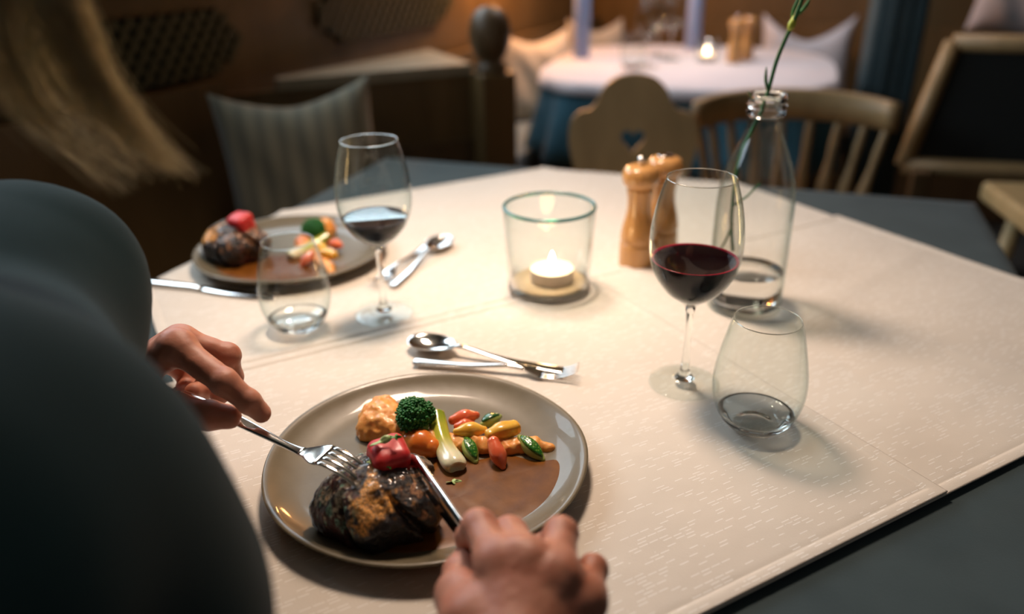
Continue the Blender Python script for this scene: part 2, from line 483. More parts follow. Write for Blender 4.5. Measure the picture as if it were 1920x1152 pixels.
# ------------------------------------------------------------------ radiator grilles in the panelling
def grille(s0, s1, z0, z1, label):
    t = thing('lattice_grille', label, 'grille', wl(s0, .002, z0))
    t.rotation_euler = (0, 0, math.atan2(WD.y, WD.x))
    W_, H_ = s1-s0, z1-z0
    # outline with stepped, rounded ends; local x along the wall, y points away from the room
    def inside(x, z):
        e = .35*H_
        k = abs(z/H_-.5)*2
        inset = .0 if k < .45 else (.25*H_ if k < .8 else .5*H_)
        return inset < x < W_-inset
    out = []
    for sx in (1, -1):
        pts = [(.5, 0), (.5, .12), (.28, .16), (.22, .28), (.04, .34), (0, .5), (.04, .66), (.22, .72), (.28, .84), (.5, .88), (.5, 1)]
        pts = pts if sx < 0 else pts[::-1]
        for a, b in pts: out.append(((a*H_ if sx > 0 else W_-a*H_), b*H_))
    n = len(out)
    V = [(x, 0, z) for x, z in out] + [(x, -.006, z) for x, z in out]
    F = [tuple(range(n)), tuple(range(2*n-1, n-1, -1))] + [(i, i+n, (i+1) % n+n, (i+1) % n) for i in range(n)]
    mesh('backing', V, F, M['void'], t, False)
    mb = MB(); p = .040
    for sg in (1, -1):
        k = -2*H_
        while k < W_+2*H_:
            pts = []
            for i in range(21):
                z = H_*i/20; x = k + sg*z*.85
                if inside(x, z): pts.append((x, z))
            if len(pts) > 2:
                (x0, za), (x1, zb) = pts[0], pts[-1]
                Lh = math.hypot(x1-x0, zb-za); an = math.atan2(zb-za, x1-x0)
                mb.box(((x0+x1)/2, -.010 - .004*(sg > 0), (za+zb)/2), (Lh, .005, .0150), Matrix.Rotation(-an, 3, 'Y'))
            k += p
    mb.build('lattice', M['wood_lattice'], t, False)
    return t
grille(-.46, 0.0, .885, 1.03, 'wooden lattice grille in the dark panelling behind the long grey cushion')
grille(.30, 1.02, .90, 1.06, 'dark grille in the panelling above the pale shelf, left of the ball-topped post')

# ------------------------------------------------------------------ benches and partition
def bench(name, p, q, depth, inward, label, z=.45, back=.80, padm=None):
    p = Vector(p); q = Vector(q); inn = Vector(inward)
    t = thing(name, label, 'bench', (p+q)/2); t.location = ((p.x+q.x)/2, (p.y+q.y)/2, 0)
    base = Vector(t.location)
    def sl(nm, a, b, z0, z1, n0, n1, m):
        a = a+inn*n0-base; b = b+inn*n0-base
        ob = slab(nm, a, b, z0, z1, n1-n0, inn, m, t, None)
    sl('seat', p, q, z-.04, z, .0, depth, M['wood_dark'])
    sl('seat_front', p, q, 0, z-.04, depth-.06, depth-.03, M['wood_dark'])
    sl('backrest', p, q, z, back, .0, .03, M['wood_panel'])
    if padm: sl('seat_pad', p, q, z, z+.05, .05, depth-.01, padm)
    return t
bench('corner_bench', wl(-2.2, .03), wl(-.12, .03), .42, WN, 'dark wooden corner bench behind the laid table, below the lattice grille', back=.878)
bench('corner_bench', wl(.62, .03), wl(2.34, .03), .34, WN, 'dark wooden bench in the far nook, with a pale blue-grey seat pad', padm=M['pad'])
bench('corner_bench', CB + WN*.5 - WD*.03, CB + WN*2.6 - WD*.03, .40, -WD, 'brown wooden bench along the back wall behind the white table')
# partition between the two nooks
pa, pb = Vector((-.70, 1.96, 0)), Vector((-.10, 2.235, 0)); pd = (pb-pa).normalized(); pn = Vector((-pd.y, pd.x, 0))
t = thing('bench_partition', 'low brown wooden partition with a pale shelf top, left of the ball-topped post', 'partition', (pa+pb)/2)
b0 = (pa+pb)/2
slab('panel', pa-b0, pb-b0, 0, .835, .03, pn, M['wood_panel'], t, None)
mb = MB()
pq = pa.lerp(pb, .22); V = [pq-b0-pn*.004, pb-b0-pn*.004, pb-b0+pn*.34, pq-b0+pn*.04]
V = [Vector((a.x, a.y, .835)) for a in V]+[Vector((a.x, a.y, .862)) for a in V]
mb.add(V, [(0, 3, 2, 1), (4, 5, 6, 7), (0, 1, 5, 4), (1, 2, 6, 5), (2, 3, 7, 6), (3, 0, 4, 7)])
mb.build('shelf', mottled('pale_shelf', (.26, .22, .15), (.30, .26, .18), 20, .6), t, False)
slab('rail', pa-b0-pn*.012, pb-b0-pn*.012, .60, .66, .012, pn, M['wood_dark'], t, None)
# post with ball finial
pp = PX(920, 130, 2.17)
t = thing('newel_post', 'square wooden post topped with a dark ball, at the end of the partition', 'post', (pp.x, pp.y, 0))
mb = MB(); mb.rbox((0, 0, .42), (.105, .105, .84), .008, Matrix.Rotation(.5, 3, 'Z')); mb.build('shaft', M['wood_panel'], t, False)
mb = MB(); mb.lathe([(.045, .84), (.05, .85), (.034, .862), (.03, .87), (.042, .885), (.053, .91), (.058, .94), (.053, .97), (.042, .99), (.02, 1.005), (0, 1.008)], 32)
mb.build('ball_finial', M['wood_dark'], t)

# ------------------------------------------------------------------ cushions
def cushion(name, label, loc, rot, wdt, hgt, th, m, ear=.04, sag=.12, group=None):
    n = 24; V = []; F = []
    for side in (1, -1):
        for j in range(n+1):
            for i in range(n+1):
                u, v = i/n*2-1, j/n*2-1
                e = max(0, 1-u**4)*max(0, 1-v**4)
                x = u*wdt/2*(1-.07*(1-abs(v)**2)); z = v*hgt/2*(1-.07*(1-abs(u)**2))
                if v > 0: z -= sag*hgt*v*(1-abs(u)**1.5)
                y = side*(th/2*(e**.55) + .002)
                y += .006*math.sin(9*u+5*v)*e
                V.append((x, y, z+hgt/2))
    o = (n+1)**2
    for j in range(n):
        for i in range(n):
            a = j*(n+1)+i
            F.append((a, a+n+1, a+n+2, a+1)); F.append((o+a, o+a+1, o+a+n+2, o+a+n+1))
    rim = [i for i in range(n+1)] + [j*(n+1)+n for j in range(1, n+1)] + [n*(n+1)+i for i in range(n-1, -1, -1)] + [j*(n+1) for j in range(n-1, 0, -1)]
    for k in range(len(rim)):
        a, b = rim[k], rim[(k+1) % len(rim)]; F.append((a, b, o+b, o+a))
    ob = mesh(name, V, F, m); ob.location = loc; ob.rotation_euler = rot
    return tag(ob, label, 'cushion', group)
sm = fabric('striped_linen', (.20, .20, .16), (.16, .165, .135), scale=300)
cv = coords(sm); sx = N(sm, 'ShaderNodeSeparateXYZ'); L(sm, cv, sx.inputs[0])
st = math_(sm, 'SINE', math_(sm, 'MULTIPLY', sx.outputs[0], 150.)); L(sm, ramp(sm, math_(sm, 'ADD', math_(sm, 'MULTIPLY', st, .5), .5), [(.2, (.20, .175, .12)), (.9, (.135, .125, .09))]), BS(sm).inputs['Base Color'])
c0 = PX(572, 300, 1.80)
cushion('cushion', 'grey-green striped linen cushion propped on the bench behind the far wine glass', (c0.x+.01, c0.y, .62-.14), (-.18, -.07, math.radians(12)), .355, .41, .13, sm, sag=.09)

c1 = PX(1006, 150, 3.16)
cushion('cushion', 'cream cushion on the nook bench, between the post and the left blue candle', (c1.x, c1.y, .48), (-.15, .05, math.radians(35)), .36, .36, .12, M['cushion_cream'])
c2 = PX(1122, 95, 3.55)
cushion('cushion', 'small cream cushion behind the left blue candle', (c2.x, c2.y, .47), (-.15, .05, math.radians(30)), .30, .36, .10, M['cushion_cream'])
c3 = PX(1513, 90, 3.30)
cushion('cushion', 'white cushion with two pointed corners at the right end of the white table', (c3.x, c3.y, .50), (-.15, .0, math.radians(-14)), .37, .36, .13, M['cushion_white'], sag=.26)
c4 = PX(1925, 20, 2.75)
cushion('cushion', 'pale grey cushion in the top right, above the dark panelled armchair', (c4.x, c4.y, .82), (-.2, .12, math.radians(-20)), .36, .34, .13, M['cushion_white'])

# ------------------------------------------------------------------ laid table and its cloths
TA0, TA1, TB0, TB1, TZT = -.81, .335, .30, 1.535, .7413
def ab(a, b, z=0): return E1*a + E2*b + Vector((0, 0, z))
t = thing('dining_table', 'square wooden dining table laid for two under the slate tablecloth', 'table', ab((TA0+TA1)/2, (TB0+TB1)/2), math.atan2(E1.y, E1.x))
mb = MB(); mb.rbox((0, 0, TZT-.022), (TA1-TA0-.01, TB1-TB0-.01, .036), .004); mb.build('tabletop', M['wood_dark'], t, False)
for sx in (-1, 1):
    for sy in (-1, 1):
        mb = MB(); mb.rbox((sx*.49, sy*.53, .355), (.07, .07, .71), .004); mb.build('leg', M['wood_dark'], t, False)
def drape(p, zt, out=.004, wave=0.):
    """lay a point on the table; what passes the edge hangs down"""
    a, b = p.x*E1.x+p.y*E1.y, p.x*E2.x+p.y*E2.y
    ca = min(max(a, TA0), TA1); cb = min(max(b, TB0), TB1)
    da, db = a-ca, b-cb; o = math.hypot(da, db)
    if o < 1e-6: return ab(a, b, zt)
    na, nb = da/o, db/o
    r = .006; off = min(o, r) + out + (wave*(.5+.5*math.sin(45*(a*abs(nb)+b*abs(na)) + 30*math.atan2(nb, na)))*min(1, o/.15))
    return ab(ca+na*off, cb+nb*off, zt - max(0, o-r*.6))
def cloth(name, m, label, cat, corners, zt, res=.012, th=.0015, out=.004, wave=0., ripple=0., hem=True, folds=()):
    """corners: origin, u vector, v vector"""
    O, U, Vv = corners; vs = []
    def knots(Ln):
        ed = [0, .0015, .0035, .006, .0085, .0105, .0118, .0135, .0155] if hem else [0]
        k = int((Ln-2*.02)/res); mid = [.02 + (Ln-.04)*i/k for i in range(k+1)]
        return [e_/Ln for e_ in ed + mid + [Ln-e_ for e_ in reversed(ed)]]
    KU, KV = knots(U.length), knots(Vv.length); nu, nv = len(KU)-1, len(KV)-1
    for j in range(nv+1):
        for i in range(nu+1):
            p = O + U*KU[i] + Vv*KV[j]; q = drape(p, zt, out, wave)
            if ripple:
                q.z += ripple*mnoise.noise(Vector((p.x*5, p.y*5, zt*40)))
            if hem:
                e = min(min(KU[i], 1-KU[i])*U.length, min(KV[j], 1-KV[j])*Vv.length)
                if e < .0115: q.z += .0013*math.sin(PI*min(1, (e+.003)/.0145))**.5
                elif e < .0150: q.z -= .0004
            for (x0, y0, x1, y1, wd_, h_) in folds:
                dx, dy = x1-x0, y1-y0; Lf = math.hypot(dx, dy); dd = ((p.x-x0)*dy-(p.y-y0)*dx)/Lf; tt = ((p.x-x0)*dx+(p.y-y0)*dy)/Lf**2
                if -.1 < tt < 1.1: q.z += h_*math.exp(-(dd/wd_)**2)*min(1, (tt+.1)*5, (1.1-tt)*5)
            vs.append(q)
    F = [(j*(nu+1)+i, j*(nu+1)+i+1, (j+1)*(nu+1)+i+1, (j+1)*(nu+1)+i) for j in range(nv) for i in range(nu)]
    ob = mesh(name, vs, F, m)
    md = ob.modifiers.new('thickness', 'SOLIDIFY'); md.thickness = th; md.offset = 1
    return tag(ob, label, cat)
cloth('tablecloth', M['slate'], 'slate blue-grey linen tablecloth covering the laid table', 'tablecloth',
      (ab(TA0-.2, TB0-.2), E1*(TA1-TA0+.4), E2*(TB1-TB0+.4)), .7418, .02, out=.004, wave=.02, hem=False)
TD = Vector((.878, .479, 0)); ND = Vector((-.479, .878, 0))
def tn(t_, n_): return TD*t_ + ND*n_
cloth('cream_table_runner', M['cream'], 'cream woven table runner under the far plate, candle holder and wooden mills', 'table runner',
      (tn(.037, .79), TD*1.050, ND*.585), .7435, .010, out=.007, ripple=.0004)
cloth('cream_table_runner', M['cream'], 'cream woven table runner lying under the bottle and reaching to the right edge', 'table runner',
      (tn(.04, .303), TD*1.05, ND*.553), .7461, .008, out=.009, ripple=.0008, folds=((.345, .947, .60, .695, .009, .0022), (.62, 1.12, .40, .93, .02, .0015)))
cloth('cream_table_runner', M['cream'], 'cream woven table runner nearest the diner, topmost, under the near plate and stemless glass', 'table runner',
      (tn(-.465, .303), TD*1.05, ND*.530), .7491, .008, out=.011, ripple=.0008, folds=((.03, .95, -.02, .80, .012, .0016),))
TOP = .7510      # top surface of the near runner
TOPF = .7458     # far runner
TOPR = .7480     # right runner

# ------------------------------------------------------------------ glassware
def closed_shell(outer, th, floor_z):
    """outer profile from base centre to rim; inner wall offset by th down to floor_z"""
    inner = [(max(r-th, 0), z) for r, z in reversed(outer) if z > floor_z and r > th]
    return outer + inner + [(0, floor_z)]
WG = [(0, 0), (.030, 0), (.0364, .0004), (.0368, .0012), (.0355, .0020), (.022, .0042), (.011, .0075), (.0062, .0125), (.0046, .020), (.0038, .032), (.0034, .050), (.0034, .068), (.0040, .082), (.0060, .0905), (.0110, .0960)]
WB = [(.0110, .0960), (.0190, .1010), (.0280, .1090), (.0360, .1200), (.0415, .1320), (.0446, .1450), (.0455, .1570), (.0450, .1700), (.0432, .1840), (.0400, .2000), (.0360, .2140), (.0328, .2237)]
def sp2(p, n=4): return [tuple(x) for x in spline(p, n)]
def bowl_r(z):
    P = sp2(WB, 6)
    for a, b in zip(P, P[1:]):
        if a[1] <= z <= b[1]: return a[0]+(b[0]-a[0])*(z-a[1])/(b[1]-a[1])
    return P[-1][0]
def wine_glass(label, loc, level, rz=0):
    t = thing('wine_glass', label, 'wine glass', loc, rz)
    mb = MB(); mb.lathe([(0, 0)]+sp2(WG[1:8], 3), 64); mb.build('foot', M['glass'], t)
    mb = MB(); mb.lathe([(.0105, .0070)]+sp2(WG[7:13], 4)+[(.0052, .0895)], 48); mb.build('stem', M['glass_solid'], t)
    ou = sp2(WB, 5); inn = [(max(r-.0009, .0), z+ (.0011 if i < 6 else 0)) for i, (r, z) in enumerate(ou)][::-1]
    prof = [(0, .0900), (.006, .0905)] + ou + [(ou[-1][0]-.00045, ou[-1][1]+.0006)] + inn + [(0, .0975)]
    mb = MB(); mb.lathe(prof, 72); mb.build('bowl', M['glass'], t)
    mb = MB(); mb.lathe([(.0330+.00042*math.cos(a), .2237+.00042*math.sin(a)) for a in [k*PI/4 for k in range(8)]], 72, closed=True)
    mb.build('rim', M['glass_solid'], t)
    if level:
        zs = [.0985, .101, .104, .109, .115, .121, .127, .133, .139, .145, .15]
        pr = [(0, .0980)] + [(max(bowl_r(z)-.0014, 0), z) for z in zs if z < level-.001] + [(bowl_r(level)-.0013, level), (bowl_r(level)-.004, level-.0006), (0, level-.0006)]
        mb = MB(); mb.lathe(pr, 64); mb.build('wine', M['wine'], t)
    return t
wine_near = wine_glass('large wine glass half full of red wine, beside the stemless glass on the near right', (.181, .732, TOP+.0005), .142)
wine_far = wine_glass('wine glass of red wine standing beside the far plate', (-.163, .920, TOPF+.0015), .131, 1.0)
TG = [(.012, .0012), (.0200, .0), (.0245, .0012), (.0290, .0050), (.0345, .0125), (.0395, .0230), (.0425, .0350), (.0434, .0470), (.0425, .0600), (.0398, .0760), (.0362, .0930), (.0330, .1060), (.0305, .1140)]
def tumbler(label, loc):
    t = thing('stemless_glass', label, 'glass', loc)
    ou = sp2(TG, 4)
    ou = [p for p in ou if p[1] >= .004 or p[0] < .03]
    iw = [(max(r-.0011, .0), z) for r, z in ou if z > .0125][::-1]
    # thick base, solid glass
    bs = [p for p in ou if p[1] <= .0150]
    zt = bs[-1]
    mb = MB(); mb.lathe(bs + [(zt[0]-.0011, zt[1]), (.031, .0112), (.022, .0082), (.010, .0068), (0, .0065)], 72); mb.build('base', M['glass_solid'], t)
    wl_ = [p for p in ou if p[1] >= zt[1]-1e-5]
    wi = [(r-.0010, z) for r, z in wl_][::-1]
    mb = MB(); mb.lathe(wl_ + wi, 72, closed=True); mb.build('bowl', M['glass'], t)
    mb = MB(); mb.lathe([(.0300+.0005*math.cos(a), .1140+.0005*math.sin(a)) for a in [k*PI/4 for k in range(8)]], 72, closed=True)
    mb.build('rim', M['glass_solid'], t)
    return t
tum_near = tumbler('empty stemless water glass in the right foreground, in front of the wine glass', (.2328, .651, TOP+.0005))
tum_far = tumbler('empty stemless water glass in front of the far plate', (-.2644, .8888, TOPF+.0005))

# ---- candle holder
CH = Vector((.050, .985, TOPF+.0015))
t = thing('candle_holder', 'round clear glass candle holder with teal rim, centre of the table', 'candle holder', CH)
mb = MB(); prof = [(.0545, .012), (.0600, .1180), (.0590, .1195), (.0570, .1180), (.0515, .0125)]
mb.lathe(prof, 72, closed=True); mb.build('bowl', M['glass'], t)
mb = MB(); mb.lathe([(0, 0), (.050, 0), (.0535, .002), (.0545, .0065), (.0546, .0125), (0, .0125)], 72); mb.build('base', M['glass_solid'], t)
mb = MB(); mb.lathe([(.0585+.0024*math.cos(a), .1190+.0022*math.sin(a)) for a in [k*PI/5 for k in range(10)]], 72, closed=True); mb.build('rim', M['glass_teal'], t)
mb = MB(); mb.lathe([(.0, .013), (.049, .013), (.0495, .0145), (.049, .016), (0, .016)], 56); o = mb.build('tan_disc', M['sand'])
o.location = CH; tag(o, 'round tan mat inside the glass candle holder, under the tealight', 'mat'); o.name = 'round_mat'
def tealight(loc, label, s=1.0):
    t = thing('tealight', label, 'candle', loc)
    mb = MB(); mb.lathe([(0, 0), (.0275*s, 0), (.0285*s, .001), (.0290*s, .0165), (.0296*s, .017), (.0284*s, .0172), (.0280*s, .0145), (0, .0145)], 48); mb.build('cup', mat('white_cup', (.62, .55, .50), .5), t)
    mb = MB(); mb.lathe([(.0278*s, .0148), (.0277*s, .0158), (.022*s, .0156), (.006*s, .0152), (0, .0152)], 40); mb.build('wax', M['lit_wax'], t)
    mb = MB(); mb.tube([(0, 0, .015), (.0004, 0, .0195), (.001, 0, .0225)], .0007, 6); mb.build('wick', M['wick'], t)
    mb = MB(); mb.lathe([(0, .0190), (.0026, .0212), (.0040, .0250), (.0038, .0290), (.0024, .0345), (.0009, .0390), (0, .0410)], 20); mb.build('flame', M['flame'], t)
    return t
tl = tealight(CH+Vector((.004, .0, .0165)), 'lit white tealight inside the round glass candle holder')
point('candle_glow', CH+Vector((.004, 0, .060)), .012, .14, (1, .62, .30))

# ---- wooden mills
PM = [(0, 0), (.0235, 0), (.0252, .0015), (.0255, .008), (.0253, .030), (.0240, .0335), (.0238, .036), (.0250, .0385), (.0248, .045), (.0225, .058), (.0190, .072), (.0172, .086), (.0175, .100), (.0190, .111), (.0180, .1145), (.0180, .116)]
PH = [(.0180, .1165), (.0215, .1175), (.0252, .1230), (.0262, .1300), (.0250, .1370), (.0215, .1430), (.0140, .1462), (.006, .1470), (0, .1470)]
def mill(label, loc, knob=True, rz=0):
    t = thing('pepper_mill' if knob else 'salt_mill', label, 'mill', loc, rz)
    mb = MB(); mb.lathe(sp2(PM, 3), 48); mb.build('body', M['wood_mill'], t)
    mb = MB(); mb.lathe([(0, .1163)]+sp2(PH, 3), 48); mb.build('head', M['wood_mill'], t)
    if knob:
        mb = MB(); mb.lathe([(.003, .146), (.003, .149), (.0052, .150), (.0056, .154), (.0045, .158), (0, .159)], 24); mb.build('knob', M['steel'], t)
    else:
        mb = MB(); mb.lathe([(.0120, .1465), (.0118, .1478), (.010, .1484), (0, .1484)], 32); mb.build('cap', M['steel'], t)
    return t
mill_p = mill('turned wooden pepper mill with a steel knob, in front of the shorter salt mill', (.182, 1.082, TOPF))
mill_s = mill('wooden mill with a flat steel cap, standing behind the pepper mill', (.224, 1.128, TOPF), False)

# ---- water bottle with flower stem
BT = Vector((.297, .929, TOPR))
t = thing('glass_bottle', 'clear glass bottle holding a green flower stem, behind the near wine glass', 'bottle', BT)
BP = [(.030, .0), (.0440, .0008), (.0462, .0040), (.0465, .030), (.0465, .090), (.0463, .130), (.0445, .155), (.0395, .178), (.0310, .200), (.0235, .218), (.0200, .232), (.0193, .242)]
neck = [(.0193, .242), (.0225, .2445), (.0225, .2475), (.0200, .2500), (.0225, .2530), (.0225, .2560), (.0198, .2585), (.0222, .2620), (.0222, .2665), (.0205, .2680)]
ou = sp2(BP, 4)
inn = [(r-.0020, z) for r, z in ou if z > .008][::-1]
mb = MB(); mb.lathe(ou + inn + [(0, .0075)], 72); mb.build('body', thin_glass('bottle_glass', (.985, .992, .988), (.50, .64, .62), 3.5), t)
no = neck; ni = [(.0175, .2675), (.0172, .242)]
mb = MB(); mb.lathe(no + ni, 64, closed=True); mb.build('neck', M['glass_solid'], t)
mb = MB(); mb.lathe([(0, .0078), (.0440, .0080), (.0442, .050), (.0436, .0505), (0, .0502)], 64); o = mb.build('water', M['water'], t)
# stem
t = thing('flower_stem', 'tall green flower stem leaning right out of the glass bottle', 'flower stem', (BT.x, BT.y, BT.z+.012))
ob = Vector(t.location)
sp_ = [YP(1374, 470, .925), YP(1372, 400, .922), YP(1386, 300, .925), YP(1412, 240, .929), YP(1436, 185, .930), YP(1455, 118, .925), YP(1472, 75, .92), YP(1486, 44, .915), YP(1500, 10, .91), YP(1512, -30, .905), YP(1522, -90, .90)]
pts = [Vector(p) for p in spline([tuple(p) for p in sp_], 6)]
mb = MB(); mb.tube([p-ob for p in pts], [.0022]*len(pts), 10); mb.build('stalk', M['stem'], t)
nd = YP(1485, 45, .915)-ob; nd2 = YP(1491, 30, .915)-ob; nd0 = YP(1480, 57, .916)-ob
mb = MB(); mb.tube([nd0, nd0.lerp(nd, .5), nd, nd2], [.0023, .0036, .0042, .0024], 12); mb.build('node', M['stem_node'], t)
def leafmesh(pts, wd, m, parent, side=Vector((1, 0, 0))):
    V = []; F = []; n = len(pts)
    for i, p in enumerate(pts):
        wv = wd*math.sin(PI*(.08+.92*i/(n-1)))**.8 if i < n-1 else .0002
        V += [p-side*wv, p+Vector((0, .0006, .0004)), p+side*wv, p+Vector((0, -.0006, -.0004))]
    for i in range(n-1):
        for k in range(4):
            l = (k+1) % 4; F.append((i*4+k, i*4+l, (i+1)*4+l, (i+1)*4+k))
    F += [(3, 2, 1, 0), tuple((n-1)*4+k for k in range(4))]
    return mesh('leaf', V, F, m, parent)
for a, b, c, wd in (((1440, 172), (1436, 150), (1437, 125), .0020), ((1487, 42), (1489, 20), (1500, -10), .0028), ((1490, 34), (1508, 15), (1520, -5), .0026), ((1412, 190), (1407, 178), (1402, 170), .0012)):
    P3 = [YP(*a, .925)-ob, YP(*b, .922)-ob, YP(*c, .92)-ob]
    leafmesh([Vector(p) for p in spline([tuple(p) for p in P3], 5)], wd, M['leaf'], t)
for a, b in (((1376, 385), (1425, 344)), ((1374, 420), (1350, 470))):
    mb = MB(); mb.tube([YP(*a, .922)-ob, YP((a[0]+b[0])/2, (a[1]+b[1])/2+4, .924)-ob, YP(*b, .926)-ob], [.0016, .0014, .001], 8); mb.build('side_stem', M['stem'], t)

# ------------------------------------------------------------------ cutlery (local: along +X, top side +Z)
def make_fork(label, L_=.19):
    t = thing('fork', label, 'fork')
    mb = MB(); k = L_/.19
    hs = [(.0, .0135, .0022, .004), (.006, .0155, .0026, .004), (.03, .0145, .0028, .0036), (.06, .0115, .0030, .0040), (.09, .0080, .0036, .0065), (.108, .0062, .0040, .0085), (.120, .0068, .0036, .0090), (.128, .0100, .0028, .0085)]
    st = [(x*k, 0, z, w_, th) for x, w_, th, z in spline(hs, 4)]
    mb.loft(st, 16, 2.8); mb.build('handle', M['steel'], t)
    mb = MB()
    def zc(x):   # curve of the head: down towards its middle, up at the tips
        u = max(0, (x-.128)/.062); return .0085 - .012*math.sin(u*PI*.62) + .017*u**2.2
    n = 7; st = []
    for i in range(n+1):
        x = .126 + .024*i/n; wd = .0095 + (.0250-.0095)*(1-math.cos(min(1, i/n*1.15)*PI))/2
        st.append((x*k, 0, zc(x), wd, .0020))
    mb.loft(st, 20, 3)
    for q in (-1.5, -.5, .5, 1.5):
        st = []
        for i in range(11):
            x = .149 + .041*i/10; y = q*(.0064 - .0004*i/10)
            wd = .0040*(1-.45*(i/10)**2) if i < 10 else .0008
            st.append((x*k, y, zc(x), wd, .0021*(1-.4*(i/10))))
        mb.loft(st, 10, 3)
    mb.build('head', M['steel'], t)
    return t
def make_spoon(label, L_=.195):
    t = thing('spoon', label, 'spoon')
    hs = [(.0, .0130, .0022, .004), (.006, .0150, .0026, .004), (.03, .0140, .0028, .0036), (.06, .0110, .0030, .0040), (.09, .0075, .0036, .0070), (.115, .0058, .0042, .0105), (.128, .0062, .0038, .0115), (.136, .0088, .0026, .0105)]
    mb = MB(); mb.loft([(x, 0, z, w_, th) for x, w_, th, z in spline(hs, 4)], 16, 2.8); mb.build('handle', M['steel'], t)
    V = []; F = []; nr, na = 10, 40
    for s_, dz in ((0, 0), (1, -.0014)):
        for i in range(nr+1):
            r = i/nr
            for a_ in range(na):
                a = 2*PI*a_/na; ex = .031*math.cos(a); ey = .0205*math.sin(a)*(1+.12*math.cos(a))
                dep = .0085*(1-r**2.0)
                V.append((.163+ex*r, ey*r, .0102 - dep + dz*(1 if r < .98 else .4) + .0010*(r**6)))
    o = (nr+1)*na
    for i in range(nr):
        for a_ in range(na):
            b = (a_+1) % na
            F.append((i*na+a_, (i+1)*na+a_, (i+1)*na+b, i*na+b)); F.append((o+i*na+a_, o+i*na+b, o+(i+1)*na+b, o+(i+1)*na+a_))
    for a_ in range(na):
        b = (a_+1) % na; F.append((nr*na+a_, o+nr*na+a_, o+nr*na+b, nr*na+b))
    mesh('bowl', V, F, M['steel'], t)
    return t
def make_knife(label, bl=.118, hl=.105):
    t = thing('table_knife', label, 'knife')
    mb = MB()
    hs = [(.0, .0120, .0050), (.004, .0150, .0064), (.03, .0150, .0070), (.07, .0125, .0070), (.092, .0105, .0072), (hl, .0125, .0060)]
    mb.loft([(x, 0, 0, w_, th) for x, w_, th in spline(hs, 4)], 16, 2.6); mb.build('handle', M['steel'], t)
    # blade in the XY plane: spine at +Y, edge at -Y
    V = []; F = []; n = 20
    for i in range(n+1):
        u = i/n; x = hl + bl*u
        top = .0062 + .0008*math.sin(PI*u); bot = -.0060 - .0045*math.sin(PI*min(1, u*1.05))**.8
        if u > .82: q = (u-.82)/.18; top = top - (top+.004)*q**2*1.0; 
        if u > .9: q = (u-.9)/.1; bot = bot*(1-q) + (top-.0006)*q
        V += [(x, top, .0009), (x, top, -.0009), (x, (top+bot)/2, -.0008), (x, bot, -.0001), (x, bot, .0001), (x, (top+bot)/2, .0008)]
    for i in range(n):
        for k in range(6):
            l = (k+1) % 6; F.append((i*6+k, i*6+l, (i+1)*6+l, (i+1)*6+k))
    F += [(5, 4, 3, 2, 1, 0), tuple(n*6+k for k in range(6))]
    mesh('blade', V, F, M['steel'], t)
    return t
def aim(o, a, b, up=Vector((0, 0, 1)), s=1.0):
    """place local +X from a to b with local +Z towards up"""
    a, b = Vector(a), Vector(b); x = (b-a).normalized(); y = up.cross(x).normalized(); z = x.cross(y)
    Mx = Matrix((x, y, z)).transposed().to_4x4(); Mx.translation = a
    o.matrix_world = Mx @ Matrix.Scale(s, 4)
    return o
fork_hand = make_fork('steel fork in the left hand, tines pressed into the meat beside the tomato')
fe, ft = PX(330, 733, .685), PX(694, 884, .609)
aim(fork_hand, fe, ft, up=Vector((-.12, .10, -1)), s=(ft-fe).length/.19)
spoon_n = make_spoon('steel spoon lying above the near plate, bowl to the left')
aim(spoon_n, TZ(1058, 702, TOP) + Vector((0, 0, .0005)), TZ(800, 655, TOP), s=.98)
fork_n = make_fork('steel fork lying just above the near plate, tines to the right')
aim(fork_n, TZ(776, 684, TOP)+Vector((0, 0, .0005)), TZ(1072, 708, TOP), s=.97)
spoon_f = make_spoon('steel spoon on the far place setting, bowl pointing towards the candle holder')
aim(spoon_f, TZ(735, 541, TOPF)+Vector((0, 0, .0005)), TZ(832, 458, TOPF), s=.98)
fork_f = make_fork('steel fork on the far place setting, between the spoon and the far plate')
aim(fork_f, TZ(812, 457, TOPF)+Vector((0, 0, .0005)), TZ(715, 528, TOPF), s=.97)
knife_f = make_knife('steel table knife lying in front of the far plate')
aim(knife_f, TZ(258, 530, TOPF)+Vector((0, 0, .0042)), TZ(535, 563, TOPF)+Vector((0, 0, .0015)), up=Vector((0, 0, 1)))
knife_hand = make_knife('steel table knife in the right hand, blade cutting the meat', .118, .105)
KT = PX(764, 846, .644)
KB = PX(872, 1003, .556)
kx = (KT-KB).normalized()
KE = KT - kx*.223
aim(knife_hand, KE, KT, up=Vector((.85, .42, -.28)))

# ------------------------------------------------------------------ plates
def make_plate(label, loc, rz=0):
    n = 96; prof = [(0, .0), (.085, .0), (.112, .0026), (.128, .0085), (.1385, .0150), (.1415, .0182), (.1418, .0192), (.1402, .0200), (.1365, .0190), (.1270, .0135), (.1120, .0080), (.095, .0060), (.060, .0055), (.03, .0054), (0, .0054)]
    prof = spline(prof, 3); V = []; F = []
    for i, (r, z) in enumerate(prof):
        for k in range(n):
            a = 2*PI*k/n; wob = 1 + .006*math.sin(2*a+.6)+.004*math.sin(3*a+2)+.0025*math.sin(7*a)
            f = (r/.14)**2
            V.append((r*(1+(wob-1)*f)*math.cos(a), r*(1+(wob-1)*f)*math.sin(a), z + f*.0006*math.sin(5*a+1)))
    for i in range(len(prof)-1):
        for k in range(n):
            l = (k+1) % n; F.append((i*n+k, i*n+l, (i+1)*n+l, (i+1)*n+k))
    ob = mesh('dinner_plate', V, F, M['plate']); ob.location = loc; ob.rotation_euler = (0, 0, rz)
    return tag(ob, label, 'plate')
PC = Vector((-.0774, .588, TOP)); PF = Vector((-.329, 1.128, TOPF))
